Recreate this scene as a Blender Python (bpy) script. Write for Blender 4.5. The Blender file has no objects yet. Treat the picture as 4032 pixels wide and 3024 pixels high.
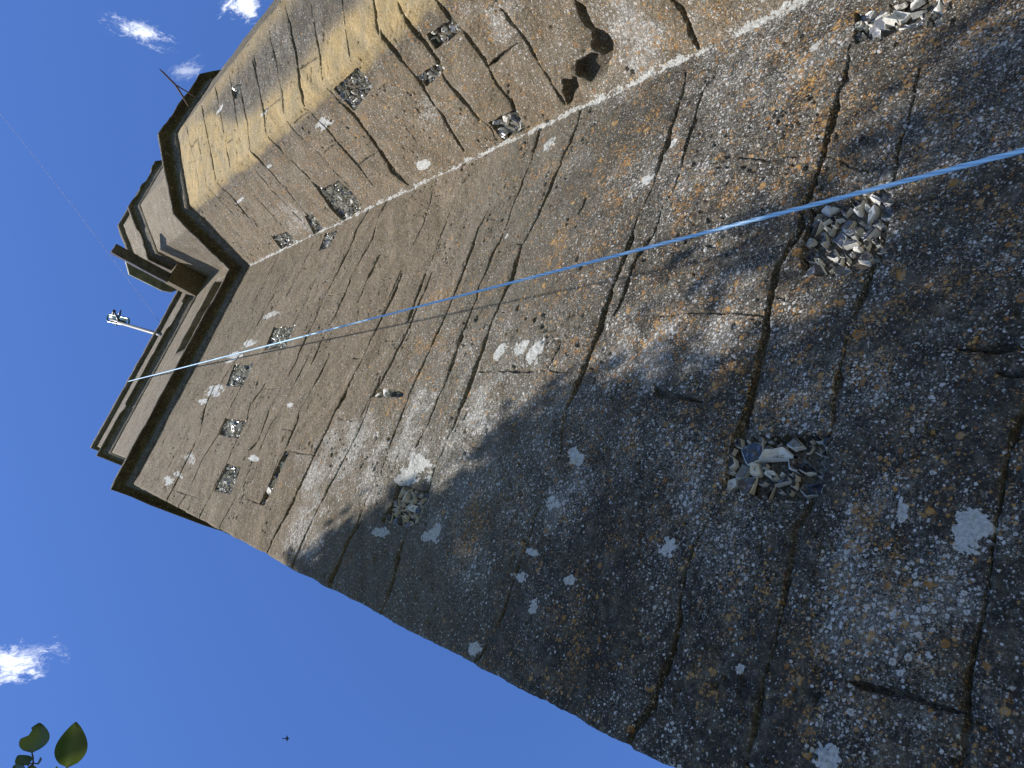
import bpy, bmesh, math, json, random
import numpy as np
from mathutils import Vector, Matrix
rnd = random.Random(7); rng = np.random.default_rng(11)
sc = bpy.context.scene; COL = sc.collection
# ------------------------------------------------------------------ camera, sky, sun, exposure
CAM = Vector((0.0, -2.0, 1.6))
RW = ((0.35938140937835, -0.8927633193688611, 0.2716958928337411), (0.731798812614711, 0.4502771322855499, 0.5115867492384847), (-0.5790643318742139, 0.014971964807410424, 0.8151443674717234))
FPX = 3000.0
cam = bpy.data.cameras.new('camera'); camo = bpy.data.objects.new('camera', cam); COL.objects.link(camo)
cam.sensor_fit = 'HORIZONTAL'; cam.sensor_width = 36.0; cam.lens = 36.0 * FPX / 4032.0
cam.clip_start = 0.05; cam.clip_end = 5000
camo.matrix_world = Matrix(((RW[0][0], -RW[0][1], -RW[0][2], CAM.x), (RW[1][0], -RW[1][1], -RW[1][2], CAM.y), (RW[2][0], -RW[2][1], -RW[2][2], CAM.z), (0, 0, 0, 1)))
sc.camera = camo
SUN_AZ, SUN_EL = math.radians(-39.0), math.radians(52.0)
L = Vector((math.sin(SUN_AZ) * math.cos(SUN_EL), -math.cos(SUN_AZ) * math.cos(SUN_EL), math.sin(SUN_EL)))
sun = bpy.data.lights.new('sun', 'SUN'); suno = bpy.data.objects.new('sun', sun); COL.objects.link(suno)
sun.energy = 4.6; sun.angle = math.radians(0.53); sun.color = (1.0, 0.94, 0.85)
suno.rotation_euler = (-L).to_track_quat('-Z', 'Y').to_euler(); suno.location = L * 60
sc.view_settings.view_transform = 'Standard'; sc.view_settings.look = 'None'; sc.view_settings.gamma = 1.0
sc.view_settings.exposure = 0.84

class NT:
    def __init__(s, nt): s.nt = nt
    def n(s, t, **kw):
        nd = s.nt.nodes.new(t)
        for k, v in kw.items():
            if k == 'inp':
                for kk, vv in v.items(): s.put(nd.inputs[kk], vv)
            else: setattr(nd, k, v)
        return nd
    def put(s, sock, v):
        if isinstance(v, bpy.types.NodeSocket): s.nt.links.new(v, sock)
        else: sock.default_value = v
    def math(s, op, a, b=0.0, c=None, clamp=False):
        nd = s.nt.nodes.new('ShaderNodeMath'); nd.operation = op; nd.use_clamp = clamp
        s.put(nd.inputs[0], a); s.put(nd.inputs[1], b)
        if c is not None: s.put(nd.inputs[2], c)
        return nd.outputs[0]
    def vmath(s, op, a, b):
        nd = s.nt.nodes.new('ShaderNodeVectorMath'); nd.operation = op; s.put(nd.inputs[0], a); s.put(nd.inputs[1], b)
        return nd.outputs['Value'] if op in ('DOT_PRODUCT', 'LENGTH', 'DISTANCE') else nd.outputs[0]
    def mix(s, f, a, b, mode='MIX'):
        nd = s.nt.nodes.new('ShaderNodeMix'); nd.data_type = 'RGBA'; nd.blend_type = mode; nd.clamp_factor = True
        s.put(nd.inputs[0], f)
        for i, v in ((6, a), (7, b)):
            if isinstance(v, tuple) and len(v) == 3: v = (*v, 1)
            s.put(nd.inputs[i], v)
        return nd.outputs[2]
    def ss(s, v, a, b):
        nd = s.nt.nodes.new('ShaderNodeMapRange'); nd.interpolation_type = 'SMOOTHSTEP'; nd.clamp = True
        s.put(nd.inputs[0], v); s.put(nd.inputs[1], a); s.put(nd.inputs[2], b)
        return nd.outputs[0]
    def noise(s, vec, scale, detail=3, rough=.55, col=False):
        nd = s.n('ShaderNodeTexNoise', inp={'Scale': scale, 'Detail': detail, 'Roughness': rough}); s.put(nd.inputs['Vector'], vec)
        return nd.outputs['Color' if col else 0]
    def attr(s, name):
        nd = s.n('ShaderNodeAttribute'); nd.attribute_name = name; return nd.outputs['Fac']

w = bpy.data.worlds.new('World'); sc.world = w; w.use_nodes = True
T = NT(w.node_tree); w.node_tree.nodes.clear()
sky = T.n('ShaderNodeTexSky', sky_type='NISHITA', sun_disc=False, sun_elevation=SUN_EL, sun_rotation=math.atan2(L.x, L.y) % (2 * math.pi), altitude=50, air_density=1.15, dust_density=0.35, ozone_density=4.5)
gen = T.n('ShaderNodeTexCoord').outputs['Generated']
dirn = T.n('ShaderNodeVectorMath', operation='NORMALIZE'); T.put(dirn.inputs[0], gen); dv = dirn.outputs[0]
cm = None
def cloud(c, long_, a, b, amp, thr, off):
    """one wispy cloud round direction c, drawn out along long_"""
    c = Vector(c).normalized(); u = Vector(long_); u = (u - c * u.dot(c)).normalized(); v = c.cross(u)
    du = T.math('DIVIDE', T.vmath('DOT_PRODUCT', dv, tuple(u)), a); dw = T.math('DIVIDE', T.vmath('DOT_PRODUCT', dv, tuple(v)), b)
    r = T.math('ADD', T.math('POWER', du, 2.0), T.math('POWER', dw, 2.0)); fr = T.math('GREATER_THAN', T.vmath('DOT_PRODUCT', dv, tuple(c)), .5)
    env = T.math('SUBTRACT', 1.0, T.math('POWER', r, .5))
    cv = T.n('ShaderNodeCombineXYZ', inp={0: T.math('MULTIPLY', du, a * 11), 1: T.math('MULTIPLY', dw, b * 20), 2: off}).outputs[0]
    wv = T.vmath('ADD', cv, T.noise(cv, 3.0, 3, col=True))
    nz = T.noise(wv, 2.6, 9, .66)
    m = T.math('ADD', T.math('MULTIPLY', env, .85), T.math('MULTIPLY', T.math('SUBTRACT', nz, .5), 2.2))
    return T.math('MULTIPLY', T.math('MULTIPLY', T.ss(m, thr, thr + .75), amp), fr)
for args in (((.4256, -.0384, .9041), (.26, .46, .10), .055, .022, .78, .34, 1.3), ((.5032, .0257, .8638), (.5, .25, -.3), .034, .026, .9, .22, 4.1), ((.415, .012, .906), (.3, .2, -.2), .035, .018, .3, .4, 9.0),
             ((-.235, .158, .9575), (.1, .3, .05), .07, .030, .85, .25, 7.7)):
    k = cloud(*args); cm = k if cm is None else T.math('MAXIMUM', cm, k)
skyc = T.mix(1.0, sky.outputs[0], (.66, .88, 1.32), 'MULTIPLY')
skyc = T.mix(cm, skyc, (10.5, 10.8, 11.2))
bg = T.n('ShaderNodeBackground', inp={'Strength': .085}); T.put(bg.inputs[0], skyc)
T.nt.links.new(bg.outputs[0], T.n('ShaderNodeOutputWorld').inputs[0])

# ------------------------------------------------------------------ helpers
def tag(o, label=None, cat=None, group=None, kind=None):
    for k, v in (('label', label), ('category', cat), ('group', group), ('kind', kind)):
        if v: o[k] = v
    return o
def empty(name, loc, label, cat, group=None):
    o = bpy.data.objects.new(name, None); o.location = loc; COL.objects.link(o); return tag(o, label, cat, group)
def obj(name, me, mat, parent=None):
    o = bpy.data.objects.new(name, me); COL.objects.link(o)
    if mat: me.materials.append(mat)
    if parent:
        o.parent = parent; o.matrix_parent_inverse = Matrix() if parent.parent else Matrix.Translation(parent.location).inverted()   # meshes are in world metres
    return o
def mesh(name, V, F, smooth=False, attrs=None):
    V = np.asarray(V, np.float32); me = bpy.data.meshes.new(name)
    if isinstance(F, np.ndarray):
        k = F.shape[1]; me.vertices.add(len(V)); me.vertices.foreach_set('co', V.ravel()); me.loops.add(F.size); me.loops.foreach_set('vertex_index', F.astype(np.int32).ravel())
        me.polygons.add(len(F)); me.polygons.foreach_set('loop_start', np.arange(0, F.size, k, dtype=np.int32))
        me.polygons.foreach_set('use_smooth', np.full(len(F), smooth)); me.update(calc_edges=True)
    else:
        me.from_pydata(V.tolist(), [], F); me.polygons.foreach_set('use_smooth', np.full(len(F), smooth)); me.update()
    for k, v in (attrs or {}).items():
        a = me.attributes.new(k, 'FLOAT', 'POINT'); a.data.foreach_set('value', np.asarray(v, np.float32).ravel())
    return me
def grid_faces(m, n):
    i = np.arange(m - 1)[:, None] * n + np.arange(n - 1)[None, :]
    return np.stack([i, i + 1, i + n + 1, i + n], -1).reshape(-1, 4)
def hsh(ix, iy, seed):
    h = (ix.astype(np.int64) * 374761393 + iy.astype(np.int64) * 668265263 + seed * 974634777) & 0xffffffff
    h = ((h ^ (h >> 13)) * 1274126177) & 0xffffffff
    return ((h ^ (h >> 16)) & 0xffff) / 65535.0
def vn(x, y, seed=0):
    ix = np.floor(x); iy = np.floor(y); fx = x - ix; fy = y - iy; fx = fx * fx * (3 - 2 * fx); fy = fy * fy * (3 - 2 * fy)
    ix = ix.astype(np.int64); iy = iy.astype(np.int64)
    a = hsh(ix, iy, seed); b = hsh(ix + 1, iy, seed); c = hsh(ix, iy + 1, seed); d = hsh(ix + 1, iy + 1, seed)
    return (a + (b - a) * fx) * (1 - fy) + (c + (d - c) * fx) * fy
def fbm(x, y, o=4, seed=0, g=.5):
    r = 0; a = 1; t = 0
    for k in range(o): r = r + a * vn(x, y, seed + k * 17); t += a; a *= g; x = x * 2.03 + 5.1; y = y * 2.03 + 1.7
    return r / t
def sst(x, a, b):
    t = np.clip((x - a) / (b - a), 0, 1); return t * t * (3 - 2 * t)

def tube(pts, r, n=8, cap=True):
    """tube along pts; r is a number or one radius per point -> (V, F)"""
    pts = [Vector(p) for p in pts]; V = []; F = []; r = r if isinstance(r, (list, tuple)) else [r] * len(pts)
    t0 = (pts[1] - pts[0]).normalized(); u = t0.orthogonal().normalized()
    for i, p in enumerate(pts):
        t = (pts[min(i + 1, len(pts) - 1)] - pts[max(i - 1, 0)]).normalized(); u = (u - t * u.dot(t)).normalized(); v = t.cross(u)
        for k in range(n):
            a = 2 * math.pi * k / n; V.append(p + (u * math.cos(a) + v * math.sin(a)) * r[i])
    for i in range(len(pts) - 1):
        for k in range(n): F.append((i * n + k, i * n + (k + 1) % n, (i + 1) * n + (k + 1) % n, (i + 1) * n + k))
    if cap: F += [tuple(range(n))[::-1], tuple((len(pts) - 1) * n + k for k in range(n))]
    return [tuple(v) for v in V], F
def join(parts):
    V = []; F = []
    for v, f in parts:
        o = len(V); V += list(v); F += [tuple(i + o for i in q) for q in f]
    return V, F
def box(a, b):
    x0, y0, z0 = a; x1, y1, z1 = b
    V = [(x0, y0, z0), (x1, y0, z0), (x1, y1, z0), (x0, y1, z0), (x0, y0, z1), (x1, y0, z1), (x1, y1, z1), (x0, y1, z1)]
    return V, [(3, 2, 1, 0), (4, 5, 6, 7), (0, 1, 5, 4), (1, 2, 6, 5), (2, 3, 7, 6), (3, 0, 4, 7)]

# ------------------------------------------------------------------ materials
def new_mat(name):
    m = bpy.data.materials.new(name); m.use_nodes = True; m.node_tree.nodes.clear(); t = NT(m.node_tree)
    b = t.n('ShaderNodeBsdfPrincipled'); o = t.n('ShaderNodeOutputMaterial'); t.nt.links.new(b.outputs[0], o.inputs[0]); return m, t, b
def stone_mat():
    m, t, b = new_mat('weathered_limestone')
    P = t.n('ShaderNodeTexCoord').outputs['Object']
    wl, wp, orr, dk, ye, mo, gy = (t.attr(k) for k in ('wl', 'wp', 'orr', 'dk', 'ye', 'mort', 'gy'))
    n6 = t.noise(P, 5, 5); n25 = t.noise(P, 26, 5, .62); n90 = t.noise(P, 95, 5, .7); n300 = t.noise(P, 330, 3, .65)
    tn = t.attr('tn'); n200 = t.noise(P, 210, 4, .7); n12 = t.noise(P, 11, 5, .6)
    c = t.mix(t.ss(n6, .35, .68), (.150, .112, .070), (.215, .165, .106))
    c = t.mix(t.math('MULTIPLY', t.ss(n25, .5, .72), .5), c, (.25, .185, .105))
    c = t.mix(t.math('MULTIPLY', gy, t.ss(n6, .2, .5)), c, (.118, .110, .088))
    c = t.mix(t.math('MULTIPLY', ye, t.ss(n25, .1, .5)), c, t.mix(t.ss(n6, .35, .65), (.375, .27, .125), (.30, .235, .13)))
    tv = t.math('ADD', .72, t.math('MULTIPLY', tn, .56)); c = t.mix(1.0, c, t.n('ShaderNodeCombineColor', inp={0: tv, 1: tv, 2: t.math('MULTIPLY', tv, t.math('ADD', .92, t.math('MULTIPLY', tn, .12)))}).outputs[0], 'MULTIPLY')
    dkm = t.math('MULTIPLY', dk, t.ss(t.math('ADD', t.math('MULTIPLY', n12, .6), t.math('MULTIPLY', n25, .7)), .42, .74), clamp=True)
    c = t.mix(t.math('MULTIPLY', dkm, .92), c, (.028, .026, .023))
    g = t.math('ADD', .40, t.math('MULTIPLY', t.math('ADD', t.ss(n90, .30, .70), t.ss(n200, .32, .68)), .62))
    c = t.mix(1.0, c, t.n('ShaderNodeCombineColor', inp={0: g, 1: g, 2: g}).outputs[0], 'MULTIPLY')
    c = t.mix(t.math('MULTIPLY', mo, .75), c, t.mix(t.ss(n90, .38, .62), (.040, .033, .025), (.155, .13, .095)))
    wv = t.n('ShaderNodeVectorMath', operation='SCALE', inp={0: t.noise(P, 70, 4, .65, col=True), 'Scale': .012}).outputs[0]
    wv2 = t.n('ShaderNodeVectorMath', operation='SCALE', inp={0: t.noise(P, 240, 2, col=True), 'Scale': .005}).outputs[0]
    Pw = t.vmath('ADD', t.vmath('ADD', P, wv), wv2)
    def spots(scale, off, dens, rmin, rmax):
        v = t.n('ShaderNodeTexVoronoi', inp={'Scale': scale, 'Randomness': 1.0}); t.put(v.inputs['Vector'], t.vmath('ADD', Pw, (off, off * .7, off * 1.3)))
        sp = t.n('ShaderNodeSeparateColor'); t.put(sp.inputs[0], v.outputs['Color'])
        rad = t.math('ADD', rmin, t.math('MULTIPLY', sp.outputs[1], rmax - rmin)); q = t.math('DIVIDE', v.outputs['Distance'], rad)
        on = t.math('LESS_THAN', sp.outputs[0], dens)
        return t.math('MULTIPLY', on, t.math('SUBTRACT', 1.0, t.ss(q, .70, 1.10))), q, sp.outputs[2]
    nl = t.noise(P, 4.5, 4, .6); nlow = t.ss(nl, .33, .64)
    wd = t.math('MULTIPLY', wl, t.math('ADD', .30, t.math('MULTIPLY', nlow, .85)))
    # granular grey crust, then flecks and white discs of several sizes
    cr = t.math('ADD', t.math('ADD', t.math('MULTIPLY', n90, .55), t.math('MULTIPLY', n200, .55)), t.math('MULTIPLY', wd, .20))
    c = t.mix(t.math('MULTIPLY', t.ss(cr, .60, .72), t.math('SUBTRACT', .66, t.math('MULTIPLY', dk, .30))), c, t.mix(n25, (.20, .195, .17), (.46, .44, .40)))
    s3, q3, r3 = spots(165, 3.1, t.math('ADD', .05, t.math('MULTIPLY', wd, .75)), .28, .6)
    c = t.mix(t.math('MULTIPLY', s3, .78), c, t.mix(r3, (.27, .26, .23), (.60, .58, .53)))
    s2, q2, r2 = spots(88, 7.7, t.math('MULTIPLY', wd, .72), .22, .55)
    c = t.mix(t.math('MULTIPLY', s2, .88), c, t.mix(r2, t.mix(t.ss(q2, .2, .9), (.34, .33, .31), (.56, .55, .52)), (.68, .67, .64)))
    s1, q1, r1 = spots(48, 1.9, t.math('MULTIPLY', t.math('SUBTRACT', wd, .22), .85), .25, .52)
    c = t.mix(t.math('MULTIPLY', s1, .9), c, t.mix(t.ss(q1, .25, .8), (.36, .345, .31), (.66, .65, .62)))
    # orange crusts: rusty rings and ochre fuzz, in colonies
    od = t.math('MULTIPLY', orr, t.math('ADD', .18, t.ss(t.noise(P, 8.5, 4, .6), .40, .60)))
    fz = t.math('MULTIPLY', od, t.ss(t.math('ADD', t.math('MULTIPLY', n25, .6), t.math('MULTIPLY', n90, .5)), .55, .68))
    c = t.mix(t.math('MULTIPLY', fz, .8), c, t.mix(t.ss(n200, .35, .65), (.22, .11, .03), (.46, .27, .09)))
    for scl, off, dn, cl in ((120, 13.3, .62, 1.0), (68, 17.1, .60, 1.0), (36, 23.9, .30, .9), (24, 31.7, .07, .8)):
        so, qo, ro = spots(scl, off, t.math('MULTIPLY', od, dn), .24, .52)
        oc = t.mix(t.ss(qo, .22, .62), t.mix(ro, (.10, .085, .07), (.44, .35, .22)), t.mix(ro, (.34, .145, .03), (.50, .29, .09)))
        c = t.mix(t.math('MULTIPLY', so, .86 * cl), c, oc)
    # solid pale crusts and old lime
    wm = t.ss(t.math('ADD', wp, t.math('MULTIPLY', t.math('SUBTRACT', t.math('ADD', t.math('MULTIPLY', n25, .6), t.math('MULTIPLY', n90, .55)), .575), 2.6)), .44, .58)
    c = t.mix(t.math('MULTIPLY', wm, .93), c, t.mix(t.ss(n90, .32, .62), (.33, .325, .30), (.60, .60, .565)))
    t.put(b.inputs['Base Color'], c); t.put(b.inputs['Roughness'], .93); t.put(b.inputs['Specular IOR Level'], .2)
    h = t.math('ADD', t.math('MULTIPLY', n90, .9), t.math('MULTIPLY', n300, .45))
    h = t.math('ADD', h, t.math('MULTIPLY', t.math('ADD', s1, s2), .16)); h = t.math('ADD', h, t.math('MULTIPLY', n25, .8))
    bp = t.n('ShaderNodeBump', inp={'Strength': .9, 'Distance': .011}); t.put(bp.inputs['Height'], h); t.nt.links.new(bp.outputs[0], b.inputs['Normal'])
    return m
STONE = stone_mat()
def flint_mat():
    m, t, b = new_mat('knapped_flint'); P = t.n('ShaderNodeTexCoord').outputs['Object']; cx = t.attr('cortex_glint'); tn = t.attr('tone')
    n = t.noise(P, 45, 4, .6); n2 = t.noise(P, 200, 3)
    c = t.mix(tn, (.025, .027, .033), (.20, .205, .215)); c = t.mix(t.math('MULTIPLY', t.ss(n, .52, .7), .6), c, (.26, .265, .275))
    k = t.ss(t.math('ADD', cx, t.math('MULTIPLY', t.math('SUBTRACT', n2, .5), .7)), .42, .62)
    c = t.mix(k, c, t.mix(n, (.38, .355, .29), (.70, .69, .65)))
    t.put(b.inputs['Base Color'], c); t.put(b.inputs['Roughness'], t.math('ADD', .26, t.math('MULTIPLY', k, .6)))
    bp = t.n('ShaderNodeBump', inp={'Strength': .5, 'Distance': .006}); t.put(bp.inputs['Height'], t.noise(P, 70, 4)); t.nt.links.new(bp.outputs[0], b.inputs['Normal'])
    return m
FLINT = flint_mat()
def simple(name, c1, c2, scale, rough=.7, metal=0.0, bump=.2, dist=.004):
    m, t, b = new_mat(name); P = t.n('ShaderNodeTexCoord').outputs['Object']; n = t.noise(P, scale, 5, .6)
    t.put(b.inputs['Base Color'], t.mix(t.ss(n, .35, .65), c1, c2)); t.put(b.inputs['Roughness'], rough); t.put(b.inputs['Metallic'], metal)
    bp = t.n('ShaderNodeBump', inp={'Strength': bump, 'Distance': dist}); t.put(bp.inputs['Height'], n); t.nt.links.new(bp.outputs[0], b.inputs['Normal']); return m
RUST = simple('rusty_iron', (.07, .045, .035), (.17, .11, .085), 60, .85)
LEAD = simple('old_lead', (.035, .033, .036), (.085, .08, .08), 14, .6, .0, .3)
ALGAE = simple('algae_stained_lead', (.10, .115, .09), (.21, .225, .185), 9, .8, .0, .3)
POLE = simple('dull_grey_paint', (.055, .062, .052), (.085, .095, .08), 12, .55)
TEAL = simple('teal_enamel', (.02, .10, .11), (.045, .16, .17), 20, .3)
PALE = simple('pale_enamel', (.45, .62, .60), (.6, .75, .74), 20, .35)
DARKM = simple('dark_fitting', (.02, .022, .025), (.05, .05, .055), 30, .5)
WIRE = simple('aerial_wire', (.10, .13, .22), (.14, .18, .28), 30, .6)
BARK = simple('bark', (.05, .04, .03), (.11, .09, .065), 14, .95, 0, .9, .03)
GRASS = simple('grass_ground', (.035, .06, .018), (.075, .10, .035), 3, .95, 0, .8, .05)
GRAVEL = simple('gravel', (.16, .14, .11), (.26, .235, .19), 40, .95, 0, .8, .02)
BIRDM = simple('dark_plumage', (.012, .013, .018), (.03, .03, .036), 30, .8)
def rope_mat():
    m, t, b = new_mat('blue_polypropylene'); P = t.n('ShaderNodeTexCoord').outputs['Object']; gr = t.attr('groove'); n = t.noise(P, 300, 3)
    c = t.mix(gr, (.33, .55, .70), (.06, .14, .28)); c = t.mix(t.math('MULTIPLY', n, .3), c, (.5, .68, .78))
    t.put(b.inputs['Base Color'], c); t.put(b.inputs['Roughness'], .38); return m
ROPE = rope_mat()
def leaf_mat():
    m, t, b = new_mat('glossy_leaf'); P = t.n('ShaderNodeTexCoord').outputs['Object']; n = t.noise(P, 18, 4); vein = t.attr('vein')
    c = t.mix(t.ss(n, .35, .65), (.035, .062, .012), (.058, .088, .02)); c = t.mix(t.math('MULTIPLY', vein, .7), c, (.10, .13, .045))
    t.put(b.inputs['Base Color'], c); t.put(b.inputs['Roughness'], .42)
    tr = t.n('ShaderNodeBsdfTranslucent'); t.put(tr.inputs[0], t.mix(0.5, c, (.14, .20, .02))); mx = t.n('ShaderNodeMixShader', inp={0: .35}); out = [q for q in m.node_tree.nodes if q.type == 'OUTPUT_MATERIAL'][0]
    t.nt.links.new(b.outputs[0], mx.inputs[1]); t.nt.links.new(tr.outputs[0], mx.inputs[2]); t.nt.links.new(mx.outputs[0], out.inputs[0]); return m
LEAF = leaf_mat()

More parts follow.
